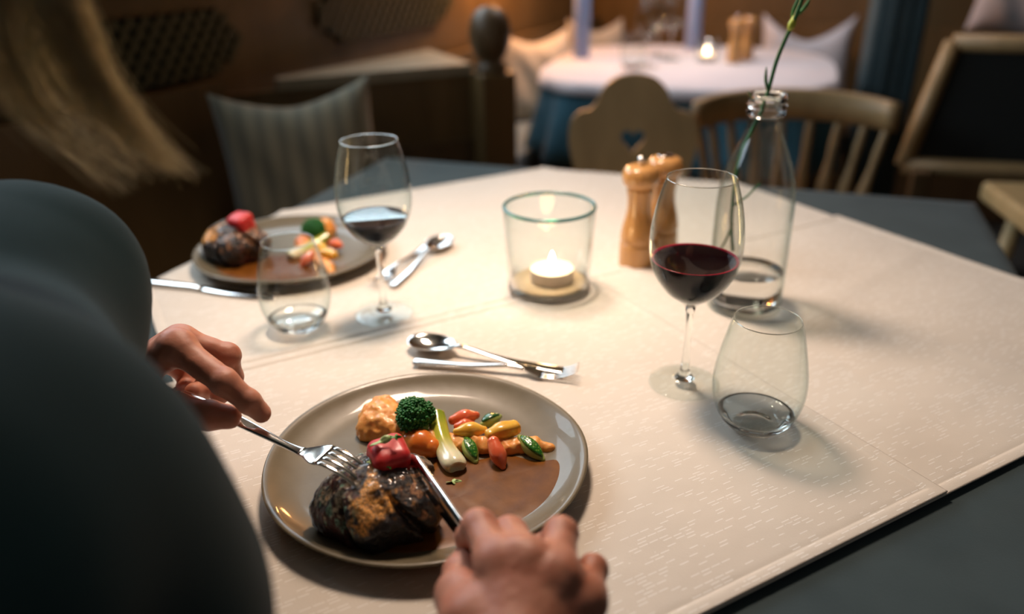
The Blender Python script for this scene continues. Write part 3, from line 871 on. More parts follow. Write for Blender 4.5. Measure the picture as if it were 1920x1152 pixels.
plate_n = make_plate('taupe glazed dinner plate nearest the diner, under the meat and vegetables', PC)
plate_f = make_plate('taupe glazed dinner plate at the far left, partly behind the stemless glass', PF, 2.0)
WELL = TOP + .0056

# ---- food, built around PC then copied to the far plate
FOOD = []
def food(o, far=None):
    """shift a world-built mesh so its origin sits on its own base"""
    me = o.data; c = np.empty(len(me.vertices)*3); me.vertices.foreach_get('co', c); c = c.reshape(-1, 3)
    mid = (c.min(0)+c.max(0))/2; mid[2] = c[:, 2].min()
    me.transform(Matrix.Translation(-Vector(mid))); o.location = Vector(mid)
    for ch in o.children: ch.data.transform(Matrix.Translation(-Vector(mid)))
    if far: FOOD.append((o, far))
    return o
# sauce
M['sauce'] = mat('brown_gravy', (.13, .045, .010), .32, coat=.0, spec=.28)
v = M['sauce']; f1 = noise_(v, coords(v), 60, 4)
L(v, ramp(v, f1, [(.35, (.12, .038, .005)), (.7, (.19, .066, .010))]), BS(v).inputs['Base Color']); bump(v, noise_(v, coords(v), 300, 3), .12, .0005)
def blob(outline, z0, h, name, m, edge=.004, inner=8):
    P = [np.array(p[:2]) for p in spline(outline+[outline[0]], 6)][:-1]
    c = sum(P)/len(P); V = []; F = []; n = len(P)
    V0 = []
    for k in range(inner+1):
        s = 1 - k/inner; 
        for p in P:
            q = c+(p-c)*s; dist = np.linalg.norm(p-c)*(1-s)
            hh = h*min(1, dist/edge)**.5
            V.append((q[0], q[1], z0+hh+.0002*math.sin(300*q[0])*math.sin(260*q[1]) if k else z0-.0012))
    for k in range(inner):
        for i in range(n):
            j = (i+1) % n; F.append((k*n+i, k*n+j, (k+1)*n+j, (k+1)*n+i))
    return mesh(name, V, F, m)
so = [TZ(*p, WELL) for p in ((600, 1010), (660, 1035), (740, 1045), (830, 1040), (905, 1020), (975, 985), (1025, 945), (1052, 900), (1050, 868), (1010, 862), (950, 850), (890, 860), (830, 845), (800, 880), (740, 930), (650, 960))]
s_ = blob([tuple(p[:2]) for p in so], WELL, .0016, 'gravy_pool', M['sauce'])
def platez(p):
    r = math.hypot(p[0]-PC.x, p[1]-PC.y); return WELL + np.interp(r, [0, .095, .112, .127, .1365], [0, .0004, .0024, .008, .0135])
for v_ in s_.data.vertices:
    v_.co.z += max(0, platez(v_.co) - WELL)
food(s_, 'pool of brown gravy on the far plate'); tag(s_, 'pool of brown gravy across the front right of the near plate', 'gravy', kind='stuff')

# meat
M['meat'] = mat('charred_braised_meat', (.03, .015, .01), .30, coat=.45)
v = M['meat']; cv = coords(v)
at = N(v, 'ShaderNodeAttribute', attribute_name='tint'); f2 = noise_(v, cv, 420, 5, .65)
mx = N(v, 'ShaderNodeMix', data_type='RGBA', blend_type='MULTIPLY'); mx.inputs['Factor'].default_value = 1
L(v, at.outputs['Color'], mx.inputs['A']); L(v, ramp(v, f2, [(.35, (.35, .3, .3)), (.6, (1.3, 1.3, 1.3))]), mx.inputs['B'])
L(v, mx.outputs['Result'], BS(v).inputs['Base Color'])
bump(v, math_(v, 'ADD', noise_(v, cv, 260, 6, .7), noise_(v, cv, 90, 4, .6, 2.)), .75, .0022)
MC = TZ(708, 985, WELL)
MC = Vector((MC.x, MC.y+.004, WELL))
def meat_fn(P):
    q = P - np.array(MC)
    d = sd_ell(P, (MC.x, MC.y, MC.z+.022), (.046, .042, .034))
    for cx, cy, cz, r in ((-.030, -.006, .018, .022), (.030, -.012, .020, .024), (.024, .022, .022, .024), (-.016, .024, .019, .023), (0, -.022, .020, .024), (-.002, .006, .031, .019), (.016, .004, .034, .018), (-.036, .010, .010, .014)):
        d = smin(d, sd_cone(P, (MC.x+cx, MC.y+cy, MC.z+cz), (MC.x+cx*.6, MC.y+cy*.6, MC.z+cz+.004), r, r*.9), .008)
    an = np.arctan2(q[:, 1], q[:, 0])
    # folds running down the sides
    fold = np.abs(np.sin(an*2.5+1.1+4*q[:, 2]*8)); d = d + .0075*np.exp(-(fold/.20)**2)*np.clip((.052-q[:, 2])/.02, 0, 1)
    d = d + .0020*vnoise(P, 75, 1) + .0013*vnoise(P*np.array([1, 1, .45]), 200, 2) + .0006*vnoise(P, 420, 3)
    # slot left by the knife
    sl = sd_cone(P, KT+(KE-KT)*.02+Vector((-.003, 0, .004)), KT+(KE-KT)*.5+Vector((-.003, 0, .004)), .0048, .0048)
    sl = np.minimum(sl, sd_cone(P, KT+(KE-KT)*.02+Vector((-.003, 0, -.005)), KT+(KE-KT)*.5+Vector((-.003, 0, -.005)), .0040, .0040))
    d = -smin(-d, sl, .002)
    return np.maximum(d, -(P[:, 2]-WELL-.0004))
V, F = nets(meat_fn, MC-Vector((.066, .062, .004)), MC+Vector((.066, .062, .070)), .0010)
q = V - np.array(MC); an = np.arctan2(q[:, 1], q[:, 0])
cyl = np.stack([q[:, 0]*60+q[:, 2]*10, q[:, 1]*60, q[:, 2]*16], 1)          # fibres run up the sides
st = vnoise(cyl, 3.2, 21)*.6 + vnoise(cyl, 8.5, 22)*.4 + .25*vnoise(q, 160, 23)
C = np.tile(np.array((.010, .008, .009)), (len(V), 1))
def blend(C, c, m_): m_ = np.clip(m_, 0, 1)[:, None]; return C*(1-m_) + np.array(c)*m_
red = vnoise(q, 45, 31) + .4*vnoise(q, 170, 32)
C = blend(C, (.07, .016, .012), (red-.15)*3)
left = np.clip((-.004-q[:, 0])/.02, 0, 1)*np.clip((q[:, 2]-.010)/.012, 0, 1)
C = blend(C, (.50, .44, .30), (st-.02)*5*left)
brd = np.clip((q[:, 2]-.028)/.010, 0, 1)*np.clip((st+.05)*5, 0, 1)*.75
C = blend(C, (.13, .07, .035), brd*.6)
band = np.exp(-((q[:, 0]-.004-.20*q[:, 1])/.0085)**2)*np.clip((q[:, 2]-.020)/.008, 0, 1)*np.clip((.012-q[:, 1])/.012, 0, 1)
band = np.maximum(band, np.exp(-((q[:, 2]-.043)/.008)**2)*np.clip(.012-q[:, 1], 0, 1)*30*np.exp(-((q[:, 0]-.006)/.020)**2))
C = blend(C, (.58, .27, .060), (band*1.45 - .75 + .9*(vnoise(q, 150, 33)+.5*vnoise(q, 380, 34)))*1.6)
C = blend(C, (.30, .14, .06), (vnoise(q, 210, 36)-.25)*4*np.clip((q[:, 0]-.02)/.01, 0, 1)*np.clip((q[:, 2]-.022)/.01, 0, 1))
C = blend(C, (.16, .28, .20), (vnoise(cyl, 5, 35)-.45)*5*left)
meat = mesh('meat', V, F, M['meat'], col=np.minimum(C*1.45, .85)); food(meat, 'dark piece of braised meat on the far plate, topped with a tomato')
tag(meat, 'dark charred piece of braised meat on the near plate, under the fork', 'meat')

# tomato piece
M['tomato'] = mat('tomato_red', (.62, .018, .022), .5, coat=.12, sss=.4, ssr=(1, .2, .1))
v = M['tomato']; cv = coords(v); f1 = noise_(v, cv, 70, 4); L(v, ramp(v, f1, [(.3, (.50, .012, .018)), (.62, (.66, .03, .03)), (.85, (.75, .10, .06))]), BS(v).inputs['Base Color']); bump(v, noise_(v, cv, 300, 3), .25, .0006)
TC = PX(729, 860, .637)
def tom_fn(P):
    R = Matrix.Rotation(.5, 3, 'Z') @ Matrix.Rotation(.25, 3, 'X')
    q = (P-np.array(TC)) @ np.array(R)
    b = np.abs(q) - np.array([.0075, .0070, .0068]); d = np.linalg.norm(np.maximum(b, 0), axis=1) + np.minimum(b.max(1), 0) - .0082
    return d + .0007*vnoise(P, 130, 4)
V, F = nets(tom_fn, TC-Vector((.022,)*3), TC+Vector((.022,)*3), .0009)
tom = mesh('tomato', V, F, M['tomato']); food(tom, 'small red tomato on top of the meat on the far plate'); tag(tom, 'bright red tomato piece with herb flecks, on top of the near meat beside the fork', 'tomato')

# mash
M['mash'] = mat('orange_mash', (.80, .30, .055), .42, coat=.25, sss=.3, ssr=(1, .4, .1))
v = M['mash']; cv = coords(v); f1 = noise_(v, cv, 80, 5); L(v, ramp(v, f1, [(.3, (.84, .31, .055)), (.7, (.92, .45, .13))]), BS(v).inputs['Base Color']); bump(v, noise_(v, cv, 260, 5, .65), .5, .001)
def on(px, py, z=.006): p = TZ(px, py, WELL+z); return (p.x, p.y, p.z)
mashc = [(on(715, 790), .022), (on(700, 805), .016), (on(735, 806), .018), (on(722, 770, .012), .014), (on(755, 815), .015)]
def mash_fn(P):
    d = sd_cone(P, mashc[0][0], on(735, 795, .010), .020, .017)
    for c, r in mashc: d = smin(d, np.linalg.norm(P-np.array(c), axis=1)-r, .006)
    for a, b, ra, rb in (((745, 815), (800, 832), .014, .014), ((800, 832), (870, 832), .012, .0095), ((870, 836), (950, 840), .010, .009), ((950, 838), (1000, 838), .009, .0080), ((1000, 838), (1030, 840), .0075, .0060)):
        d = smin(d, sd_cone(P, on(*a, .003), on(*b, .003), ra, rb), .005)
    d = d + .0016*vnoise(P, 110, 5) + .0010*vnoise(P, 240, 6) + .0010*np.abs(np.sin(P[:, 0]*260+P[:, 1]*180))*.8
    return np.maximum(d, -(P[:, 2]-WELL-.0003))
lo = Vector(on(655, 870)); V, F = nets(mash_fn, (on(655, 800)[0], on(800, 890)[1], WELL-.003), (on(1065, 840)[0], on(800, 735)[1]+.01, WELL+.045), .0013)
mash = mesh('orange_mash', V, F, M['mash']); food(mash, 'smooth orange mash on the far plate'); tag(mash, 'trail of orange vegetable mash across the back of the near plate', 'mash')
# smooth quenelle
def ovoid(name, a, b, ra, rm, rb, m, label, cat, flat=1., far=None, rot=0, vox=.0009, cut=None, sq_=0):
    """spindle from a to b"""
    a, b = np.array(a), np.array(b); mid = (a+b)/2; a = mid+(a-mid)*1.10; b = mid+(b-mid)*1.10; ra, rm, rb = ra*1.12, rm*1.12, rb*1.12; L_ = np.linalg.norm(b-a)
    def fn(P):
        ba = b-a; t_ = np.clip(((P-a)@ba)/(L_*L_), 0, 1)
        r = np.where(t_ < .5, ra+(rm-ra)*np.sin(t_*PI), rb+(rm-rb)*np.sin(t_*PI))
        q = P-a-t_[:, None]*ba
        if sq_:
            ax_ = ba/L_; s1 = np.cross(ax_, [0, 0, 1.]); s1 /= np.linalg.norm(s1); s2 = np.cross(s1, ax_)
            u_, v__ = q@s1, q@s2; w__ = q@ax_
            dd = (np.abs(u_)**3+np.abs(v__)**3+np.abs(w__)**3+1e-15)**(1/3)
            return dd - r + .0003*vnoise(P, 200, 8)
        return np.linalg.norm(q*np.array([1, 1, 1/flat]), axis=1) - r + .0003*vnoise(P, 200, 8)
    R_ = max(ra, rm, rb)*1.3+.002
    V, F = nets(fn, np.minimum(a, b)-R_, np.maximum(a, b)+R_, vox)
    o = mesh(name, V, F, m); food(o, far); return tag(o, label, cat)
M['carrot'] = mat('red_carrot', (.80, .12, .035), .25, coat=.6, sss=.3)
v = M['carrot']; f1 = noise_(v, coords(v, (1, 1, 1)), 90, 4); L(v, ramp(v, f1, [(.3, (.74, .12, .045)), (.7, (.86, .22, .09))]), BS(v).inputs['Base Color']); bump(v, noise_(v, coords(v), 400, 2), .15, .0004)
M['yellow'] = mat('yellow_carrot', (.82, .47, .05), .28, coat=.5, sss=.3)
v = M['yellow']; f1 = noise_(v, coords(v), 90, 4); L(v, ramp(v, f1, [(.3, (.78, .40, .035)), (.7, (.88, .56, .09))]), BS(v).inputs['Base Color']); bump(v, noise_(v, coords(v), 400, 2), .12, .0004)
M['orange'] = mat('orange_squash', (.82, .22, .02), .3, coat=.4, sss=.3)
v = M['orange']; f1 = noise_(v, coords(v), 60, 4); L(v, ramp(v, f1, [(.3, (.75, .17, .018)), (.7, (.88, .30, .05))]), BS(v).inputs['Base Color']); bump(v, noise_(v, coords(v), 250, 4), .25, .0006)
ovoid('squash_wedge', on(768, 826, .008), on(808, 840, .008), .006, .0125, .008, M['orange'], 'smooth orange squash wedge on the near plate, left of the spring onion', 'squash', far='orange squash wedge on the far plate')
ovoid('carrot_piece', on(851, 788, .012), on(890, 780, .012), .0040, .0072, .0036, M['carrot'], 'red-orange carrot piece at the back of the near plate, above the yellow pieces', 'carrot', far='orange carrot piece on the far plate, near the broccoli')
ovoid('carrot_piece', on(926, 832, .016), on(942, 874, .004), .0050, .0070, .0026, M['carrot'], 'red-orange carrot piece pointing forward into the gravy on the near plate', 'carrot', far='orange carrot piece lying at the right of the far plate')
ovoid('carrot_piece', on(858, 800, .010), on(885, 797, .010), .0030, .0060, .0030, M['carrot'], 'carrot piece mostly hidden under the left yellow piece on the near plate', 'carrot')
ovoid('yellow_carrot_piece', on(858, 810, .014), on(905, 806, .014), .0030, .0072, .0030, M['yellow'], 'yellow carrot piece with pointed ends, left of the two on the near plate', 'carrot', far='yellow carrot piece on the far plate, left of the orange ones', sq_=0)
ovoid('yellow_carrot_piece', on(922, 815, .014), on(960, 804, .014), .0046, .0074, .0060, M['yellow'], 'yellow carrot piece with a blunt cut end, right of the two on the near plate', 'carrot', far='yellow carrot piece at the front of the far plate', sq_=1)
# courgette slivers: pale flesh with a green cut face
M['court'] = mottled('pale_green_flesh', (.42, .50, .14), (.34, .44, .10), 120, .3, coat=.5)
M['courf'] = mat('green_seedy_face', (.05, .22, .02), .25, coat=.6)
v = M['courf']; vo = N(v, 'ShaderNodeTexVoronoi'); vo.inputs['Scale'].default_value = 420; L(v, coords(v), vo.inputs['Vector']); L(v, ramp(v, vo.outputs['Distance'], [(.1, (.16, .34, .04)), (.5, (.02, .13, .012))]), BS(v).inputs['Base Color']); bump(v, vo.outputs['Distance'], .5, .0008)
M['skin_green'] = mottled('courgette_skin', (.015, .085, .02), (.03, .13, .035), 150, .25, coat=.5)
def courgette(a, b, r, label, far=None, face=Vector((.3, -.5, .8)), m1='court', m2='courf'):
    a, b = Vector(a), Vector(b); o = ovoid('courgette_piece', a, b, r*.35, r, r*.35, M[m1], label, 'courgette')
    r *= 1.13
    ax = (b-a).normalized(); f = (face - ax*face.dot(ax)).normalized(); sd = ax.cross(f); Lh = (b-a).length/2+r*.25
    V = []; F = []; n = 36; c = (a+b)/2 - Vector(o.location)
    for ring, (k, h) in enumerate(((1, .50), (.97, .90), (.80, .99), (.4, 1.03), (0.01, 1.04))):
        for i in range(n):
            an = 2*PI*i/n; V.append(c + ax*(math.cos(an)*Lh*k*.93) + sd*(math.sin(an)*r*.74*k*(1-.25*abs(math.cos(an))**2)) + f*(r*h*(1-.42*(math.cos(an)*k)**2)))
    for q in range(4):
        for i in range(n): F.append((q*n+i, q*n+(i+1) % n, (q+1)*n+(i+1) % n, (q+1)*n+i))
    ch = mesh('cut_face', V, F, M[m2], o)
    if far: FOOD.append((o, far))
    return o
courgette(on(905, 796, .008), on(936, 782, .008), .0058, 'courgette sliver with dark green skin, behind the yellow pieces on the near plate', face=Vector((-.1, .1, 1)), m2='skin_green')
courgette(on(872, 825, .010), on(891, 864, .003), .0062, 'green courgette sliver beside the spring onion on the near plate')
courgette(on(976, 822, .011), on(1016, 860, .003), .0062, 'green courgette sliver at the right end of the mash on the near plate')

# spring onion: green-yellow stalk to white bulb
oa, obp = Vector(on(818, 778, .018)), Vector(on(857, 878, .006))
mo = mat('spring_onion', (.6, .6, .2), .22, coat=.6, sss=.3)
at = N(mo, 'ShaderNodeAttribute', attribute_name='tint'); L(mo, at.outputs['Color'], BS(mo).inputs['Base Color'])
prof = spline([(0, .0080), (.12, .0088), (.35, .0088), (.55, .0092), (.72, .0104), (.86, .0110), (.95, .0102), (1.0, .0080)], 5)
V = []; F = []; C = []; seg = 28; axs = (obp-oa); Lo = axs.length; axn = axs.normalized(); s1 = axn.cross(Vector((0, 0, 1))).normalized(); s2 = s1.cross(axn)
rings = [(t_, r) for t_, r in prof] + [(1.0, .006), (.97, .003), (.97, .0001)]
for t_, r in rings:
    for k in range(seg):
        a = 2*PI*k/seg; rr_ = r*(1+.03*math.sin(5*a)) * (1.0 if abs(math.sin(a)) > .2 else 1)
        bend = s2*(-.004*math.sin(t_*PI)) + s1*(.003*math.sin(t_*PI))
        V.append(oa + axs*t_ + bend + s1*math.cos(a)*rr_ + s2*math.sin(a)*rr_*.85)
        e = max(0, min(1, (t_-.45)/.35)); g = max(0, min(1, t_/.25))
        c1 = np.array((.20, .30, .02)); c2 = np.array((.50, .52, .06)); c3 = np.array((.80, .74, .50))
        cc = (c1*(1-g)+c2*g)*(1-e)+c3*e; C.append(cc*(1+.06*math.sin(9*a)))
for i in range(len(rings)-1):
    for k in range(seg):
        l = (k+1) % seg; F.append((i*seg+k, i*seg+l, (i+1)*seg+l, (i+1)*seg+k))
F.append(tuple(range(seg-1, -1, -1)))
onion = mesh('spring_onion', V, F, mo, col=np.array(C)); food(onion, 'yellow-green spring onion on the far plate'); tag(onion, 'glossy spring onion, green top and white bulb, leaning from the broccoli into the gravy', 'spring onion')

# broccoli
M['brocc'] = mottled('broccoli_green', (.012, .12, .018), (.022, .19, .03), 300, .5, bs=.6, bd=.0008)
M['brocst'] = mottled('broccoli_stalk', (.20, .34, .05), (.28, .42, .09), 120, .4)
BC = Vector(on(777, 778, .026))
random.seed(3); bm = bmesh.new()
R1 = .0165
for k in range(560):
    z = 1-2*(k+.5)/560; 
    if z < -.45: continue
    a = k*2.39996; rr_ = math.sqrt(1-z*z)
    lump = 1 + .10*math.sin(3*a+1)*rr_ + .08*math.sin(5*z*3+a*2)
    p = Vector((math.cos(a)*rr_, math.sin(a)*rr_, z*.88))*R1*lump
    p += Vector([random.uniform(-.0008, .0008) for _ in range(3)])
    bmesh.ops.create_icosphere(bm, subdivisions=1, radius=random.uniform(.0012, .0021), matrix=Matrix.Translation(p+BC))
bmesh.ops.create_icosphere(bm, subdivisions=3, radius=R1*.93, matrix=Matrix.Translation(BC) @ Matrix.Diagonal((1, 1, .86, 1)))
me = D.meshes.new('broccoli_floret'); bm.to_mesh(me); bm.free()
broc = link('broccoli_floret', me, M['brocc'])
mb = MB(); st0 = BC
for dx, dy, tx, ty in ((0, 0, .004, -.008), (-.006, -.004, -.012, -.006), (.007, -.004, .011, -.010), (.004, .006, .008, .004)):
    mb.tube([Vector(on(790, 800, .004))+Vector((dx*.4, dy*.4, 0)), BC+Vector((dx, dy-.004, -.012)), BC+Vector((tx*.8, ty, -.006))], [.0042, .0044, .0054], 12)
ch = mb.build('stalk', M['brocst'], broc)
food(broc, 'dark green broccoli floret on the far plate, behind its vegetables'); tag(broc, 'dark green broccoli floret standing on the orange mash of the near plate', 'broccoli')

# herb leaves
M['herb'] = mottled('parsley_green', (.05, .26, .03), (.13, .36, .06), 200, .5)
M['herbp'] = mottled('pale_parsley', (.40, .56, .20), (.52, .66, .30), 200, .4)
def herb(c, s, rot, m, label, lobes=5):
    V = []; F = []; n = 40
    R = Matrix.Rotation(rot[2], 3, 'Z') @ Matrix.Rotation(rot[1], 3, 'Y') @ Matrix.Rotation(rot[0], 3, 'X')
    for zt in (.0003, -.0003):
        for ring in (1, .5, 0.02):
            for i in range(n):
                a = 2*PI*i/n; r = s*(.72+.28*math.cos(lobes*a))*(1-.25*abs(math.sin(a)))*ring
                V.append(Vector(c) + R @ Vector((r*math.cos(a)*1.3, r*math.sin(a)*.8, zt + s*.25*math.sin(2*a)*ring**2)))
    for h in (0, 1):
        for q in range(2):
            for i in range(n):
                f = (h*3*n+q*n+i, h*3*n+q*n+(i+1) % n, h*3*n+(q+1)*n+(i+1) % n, h*3*n+(q+1)*n+i); F.append(f if h == 0 else f[::-1])
    for i in range(n): F.append((i, 3*n+i, 3*n+(i+1) % n, (i+1) % n))
    return tag(food(mesh('herb_leaf', V, F, m)), label, 'herb leaf')
herb(PX(714, 828, 0.625), .0072, (.3, -.2, .4), M['herbp'], 'pale herb leaf draped on the top left of the near tomato', 2)
herb(PX(741, 820, 0.625), .0042, (.4, .1, .2), M['herb'], 'small green herb leaf standing behind the near tomato')
herb(PX(731, 874, 0.620), .0036, (1.1, 0, 1.4), M['herb'], 'tiny green herb leaf stuck on the front of the near tomato')
herb(PX(661, 892, 0.619), .0046, (.5, 0, .3), M['herbp'], 'pale herb leaf on the meat, left of the tomato')
herb(PX(695, 866, 0.625), .0040, (.8, .2, 1.2), M['herbp'], 'pale herb leaf between the tines and the near tomato')
herb(Vector(on(637, 1022, .003)), .0062, (.3, .1, .8), M['herb'], 'bright green herb leaf on the plate rim in front of the meat', 5)
herb(Vector(on(851, 904, .0024)), .0055, (.1, .1, .2), M['herbp'], 'pale herb leaf floating on the near gravy beside the knife', 4)

# copies on the far plate
RA = math.radians(-58)
for o, lab in FOOD:
    p = Vector(o.location) - PC; p = Matrix.Rotation(RA, 3, 'Z') @ p
    c = dup(o, PF+p, rz=RA, label=lab)
    if 'kind' in o: pass

# ------------------------------------------------------------------ person
LH = dict(
    wrist=PX(196, 735, .690),
    i=[PX(331, 651, .655), PX(420, 717, .640), PX(466, 753, .645), PX(490, 775, .6525)],
    m=[PX(338, 640, .690), PX(426, 667, .700), PX(434, 706, .712), PX(412, 742, .705)],
    r=[PX(322, 648, .712), PX(395, 696, .728), PX(382, 730, .722), PX(362, 735, .708)],
    p=[PX(300, 664, .726), PX(352, 705, .742), PX(348, 730, .732), PX(336, 738, .720)],
    t=[PX(262, 752, .672), PX(328, 772, .655), PX(392, 779, .650), PX(430, 782, .652)])
RH = dict(
    wrist=PX(955, 1265, .435),
    i=[PX(938, 1058, .476), PX(897, 987, .510), PX(882, 1008, .535), PX(880, 1034, .545)],
    m=[PX(988, 1052, .472), PX(956, 1002, .512), PX(930, 1030, .540), PX(918, 1058, .545)],
    r=[PX(1046, 1078, .466), PX(1052, 1001, .500), PX(1022, 1028, .530), PX(998, 1052, .532)],
    p=[PX(1094, 1128, .466), PX(1112, 1068, .492), PX(1088, 1088, .518), PX(1064, 1102, .522)],
    t=[PX(890, 1170, .462), PX(864, 1118, .490), PX(866, 1075, .520), PX(876, 1046, .540)])
FR = dict(i=(.0125, .0106, .0094, .0082), m=(.0125, .0106, .0094, .0082), r=(.0120, .0100, .0088, .0078), p=(.0108, .0088, .0078, .0070), t=(.0165, .0128, .0116, .0100))
def hand_fn(H, fore):
    def fn(P):
        W_ = H['wrist']
        palm = sd_cone(P, fore, W_, .034, .0255)
        for k in 'imrp':
            palm = smin(palm, sd_cone(P, W_, H[k][0], .0190, FR[k][0]*1.05), .010)
            # tendon / knuckle
        palm = smin(palm, sd_cone(P, H['i'][0], H['p'][0], .0115, .0105), .012)
        palm = smin(palm, sd_cone(P, W_, H['t'][0], .0180, .0165), .012)
        palm = smin(palm, sd_cone(P, H['t'][0], H['t'][1], .0165, .0130), .010)
        res = palm
        for k in 'imrpt':
            J = H[k]; f = None; rr = FR[k]
            for a in range(3):
                c = sd_cone(P, J[a], J[a+1], rr[a], rr[a+1])
                f = c if f is None else smin(f, c, .003)
            # knuckle swell and fold lines
            for a in (1, 2):
                q = np.linalg.norm(P-np.array(J[a]), axis=1); f = smin(f, q-rr[a]*1.06, .003)
            res = np.minimum(res, smin(palm, f, .009 if k != 't' else .012))
        return res + .0004*vnoise(P, 110, 9) + .0002*vnoise(P, 300, 10)
    return fn
def hand_mesh(H, fore, vox=.0016):
    P = [p for k in 'imrpt' for p in H[k]] + [H['wrist']]
    lo = np.min([tuple(p) for p in P], 0)-.036; hi = np.max([tuple(p) for p in P], 0)+.036
    return nets(hand_fn(H, fore), lo, hi, vox)
# skeleton
ELL = PX(42, 525, .55); ELR = Vector((-.120, .090, .865))
SHL = Vector((-.475, .270, 1.045)); SHR = Vector((-.235, .065, 1.045))
LFORE = ELL.lerp(LH['wrist'], .5); RFORE = ELR.lerp(RH['wrist'], .5)
CHT = Vector((-.275, .215, .93)); PEL = Vector((-.40, .02, .54)); NK = Vector((-.355, .205, 1.105)); HD = Vector((-.372, .285, 1.245))
F_ = Vector((.53, .85, 0)); S_ = Vector((.85, -.53, 0))
def limbs(P, g, arms=True):
    d = sd_cone(P, SHL, SHR, .065+g, .065+g)
    d = smin(d, sd_cone(P, CHT+F_*.02, PEL, .148+g, .135+g), .05)
    d = smin(d, sd_cone(P, SHL, CHT, .075+g, .12+g), .04); d = smin(d, sd_cone(P, SHR, CHT, .075+g, .12+g), .04)
    d = smin(d, sd_cone(P, SHL, ELL, .052+g, .044+g), .03); d = smin(d, sd_cone(P, ELL, LH['wrist'], .043+g, .026+g), .02)
    d = smin(d, sd_cone(P, SHR, ELR, .052+g, .044+g), .03); d = smin(d, sd_cone(P, ELR, RH['wrist'], .043+g, .026+g), .02)
    return d
KNL = PEL + F_*.44 - S_*.10 + Vector((0, 0, -.03)); KNR = PEL + F_*.44 + S_*.10 + Vector((0, 0, -.03))
HPL = PEL - S_*.09; HPR = PEL + S_*.09
FTL = Vector((KNL.x, KNL.y, .09)) - F_*.04; FTR = Vector((KNR.x, KNR.y, .09)) - F_*.04
def legs(P, g):
    d = None
    for h, k, f in ((HPL, KNL, FTL), (HPR, KNR, FTR)):
        for a, b, ra, rb in ((h, k, .085, .058), (k, f, .056, .038)):
            c = sd_cone(P, a, b, ra+g, rb+g); d = c if d is None else smin(d, c, .03)
    return d
def body_fn(P):
    d = limbs(P, -.012)
    d = smin(d, sd_cone(P, NK-Vector((0, 0, .05)), NK+(HD-NK)*.4, .055, .050), .03)
    # head: cranium, jaw, nose, brow, ears
    R = Matrix((S_, F_, Vector((0, 0, 1)))).transposed() @ Matrix.Rotation(-.45, 3, 'X')
    q = (P-np.array(HD)) @ np.array(R)
    h = sd_ell(q, (0, -.01, .03), (.074, .092, .085))
    h = smin(h, sd_ell(q, (0, .022, -.045), (.055, .062, .062)), .03)
    h = smin(h, sd_cone(q, (0, .088, .012), (0, .108, -.018), .007, .012), .010)
    h = smin(h, sd_cone(q, (-.022, .078, -.052), (.022, .078, -.052), .009, .009), .008)
    h = smin(h, sd_cone(q, (-.03, .078, .022), (.03, .078, .022), .008, .008), .012)
    for sx in (-1, 1):
        h = np.maximum(h, -(np.linalg.norm(q-np.array((sx*.031, .098, .006)), axis=1)-.014))
        h = smin(h, np.linalg.norm(q-np.array((sx*.031, .074, .006)), axis=1)-.013, .004)
        h = smin(h, sd_ell(q, (sx*.077, -.002, -.002), (.008, .018, .030)), .006)
    d = smin(d, h, .02)
    d = smin(d, legs(P, -.008), .04)
    for f in (FTL, FTR):
        c = sd_cone(P, f+Vector((0, 0, -.04)), f+F_*.14+Vector((0, 0, -.055)), .040, .032); d = smin(d, c, .03)
    return d
V1, F1 = nets(body_fn, (-.72, -.16, .0), (.12, .80, 1.42), .009)
V2, F2 = hand_mesh(LH, LFORE); V3, F3 = hand_mesh(RH, RFORE)
Vb = np.concatenate([V1, V2, V3]); Fb = [tuple(f) for f in F1] + [tuple(f+len(V1)) for f in F2] + [tuple(f+len(V1)+len(V2)) for f in F3]
person = mesh('person', Vb, Fb, M['skin'])
tag(person, 'seated diner in a dark teal jumper at the left, cutting food with fork and knife', 'person')
def sweater_fn(P):
    d = limbs(P, .010)
    d = smin(d, sd_cone(P, ELL.lerp(LH['wrist'], .25), CHT+F_*.04, .045, .10), .05)
    d = smin(d, sd_cone(P, ELL, CHT, .045, .11), .06)
    # loose folds
    d = d + .006*np.sin(P[:, 2]*38 + P[:, 0]*22 + 2*np.sin(P[:, 1]*18)) + .005*vnoise(P, 14, 3)
    for W_, E_, c in ((LH['wrist'], ELL, .82), (RH['wrist'], ELR, .90)):
        ax = np.array(W_-E_); Ln = np.linalg.norm(ax); ax = ax/Ln
        s = (P-np.array(E_))@ax
        near = np.linalg.norm(P-np.array(W_), axis=1) < .16
        d = np.where(near, np.maximum(d, s-Ln*c), d)
    d = smin(d, sd_cone(P, NK-Vector((0, 0, .06)), NK+Vector((0, .01, .0)), .075, .062), .03)
    d = np.maximum(d, P[:, 2]-1.14)
    return np.maximum(d, .50-P[:, 2])
V, F = nets(sweater_fn, (-.74, -.20, .46), (.12, .80, 1.2), .006)
mesh('jumper', V, F, M['sweater'], person)
V, F = nets(lambda P: np.maximum(legs(P, .006), .10-P[:, 2]), (-.72, -.20, .05), (.2, .60, .70), .009)
mesh('trousers', V, F, M['trouser'], person)
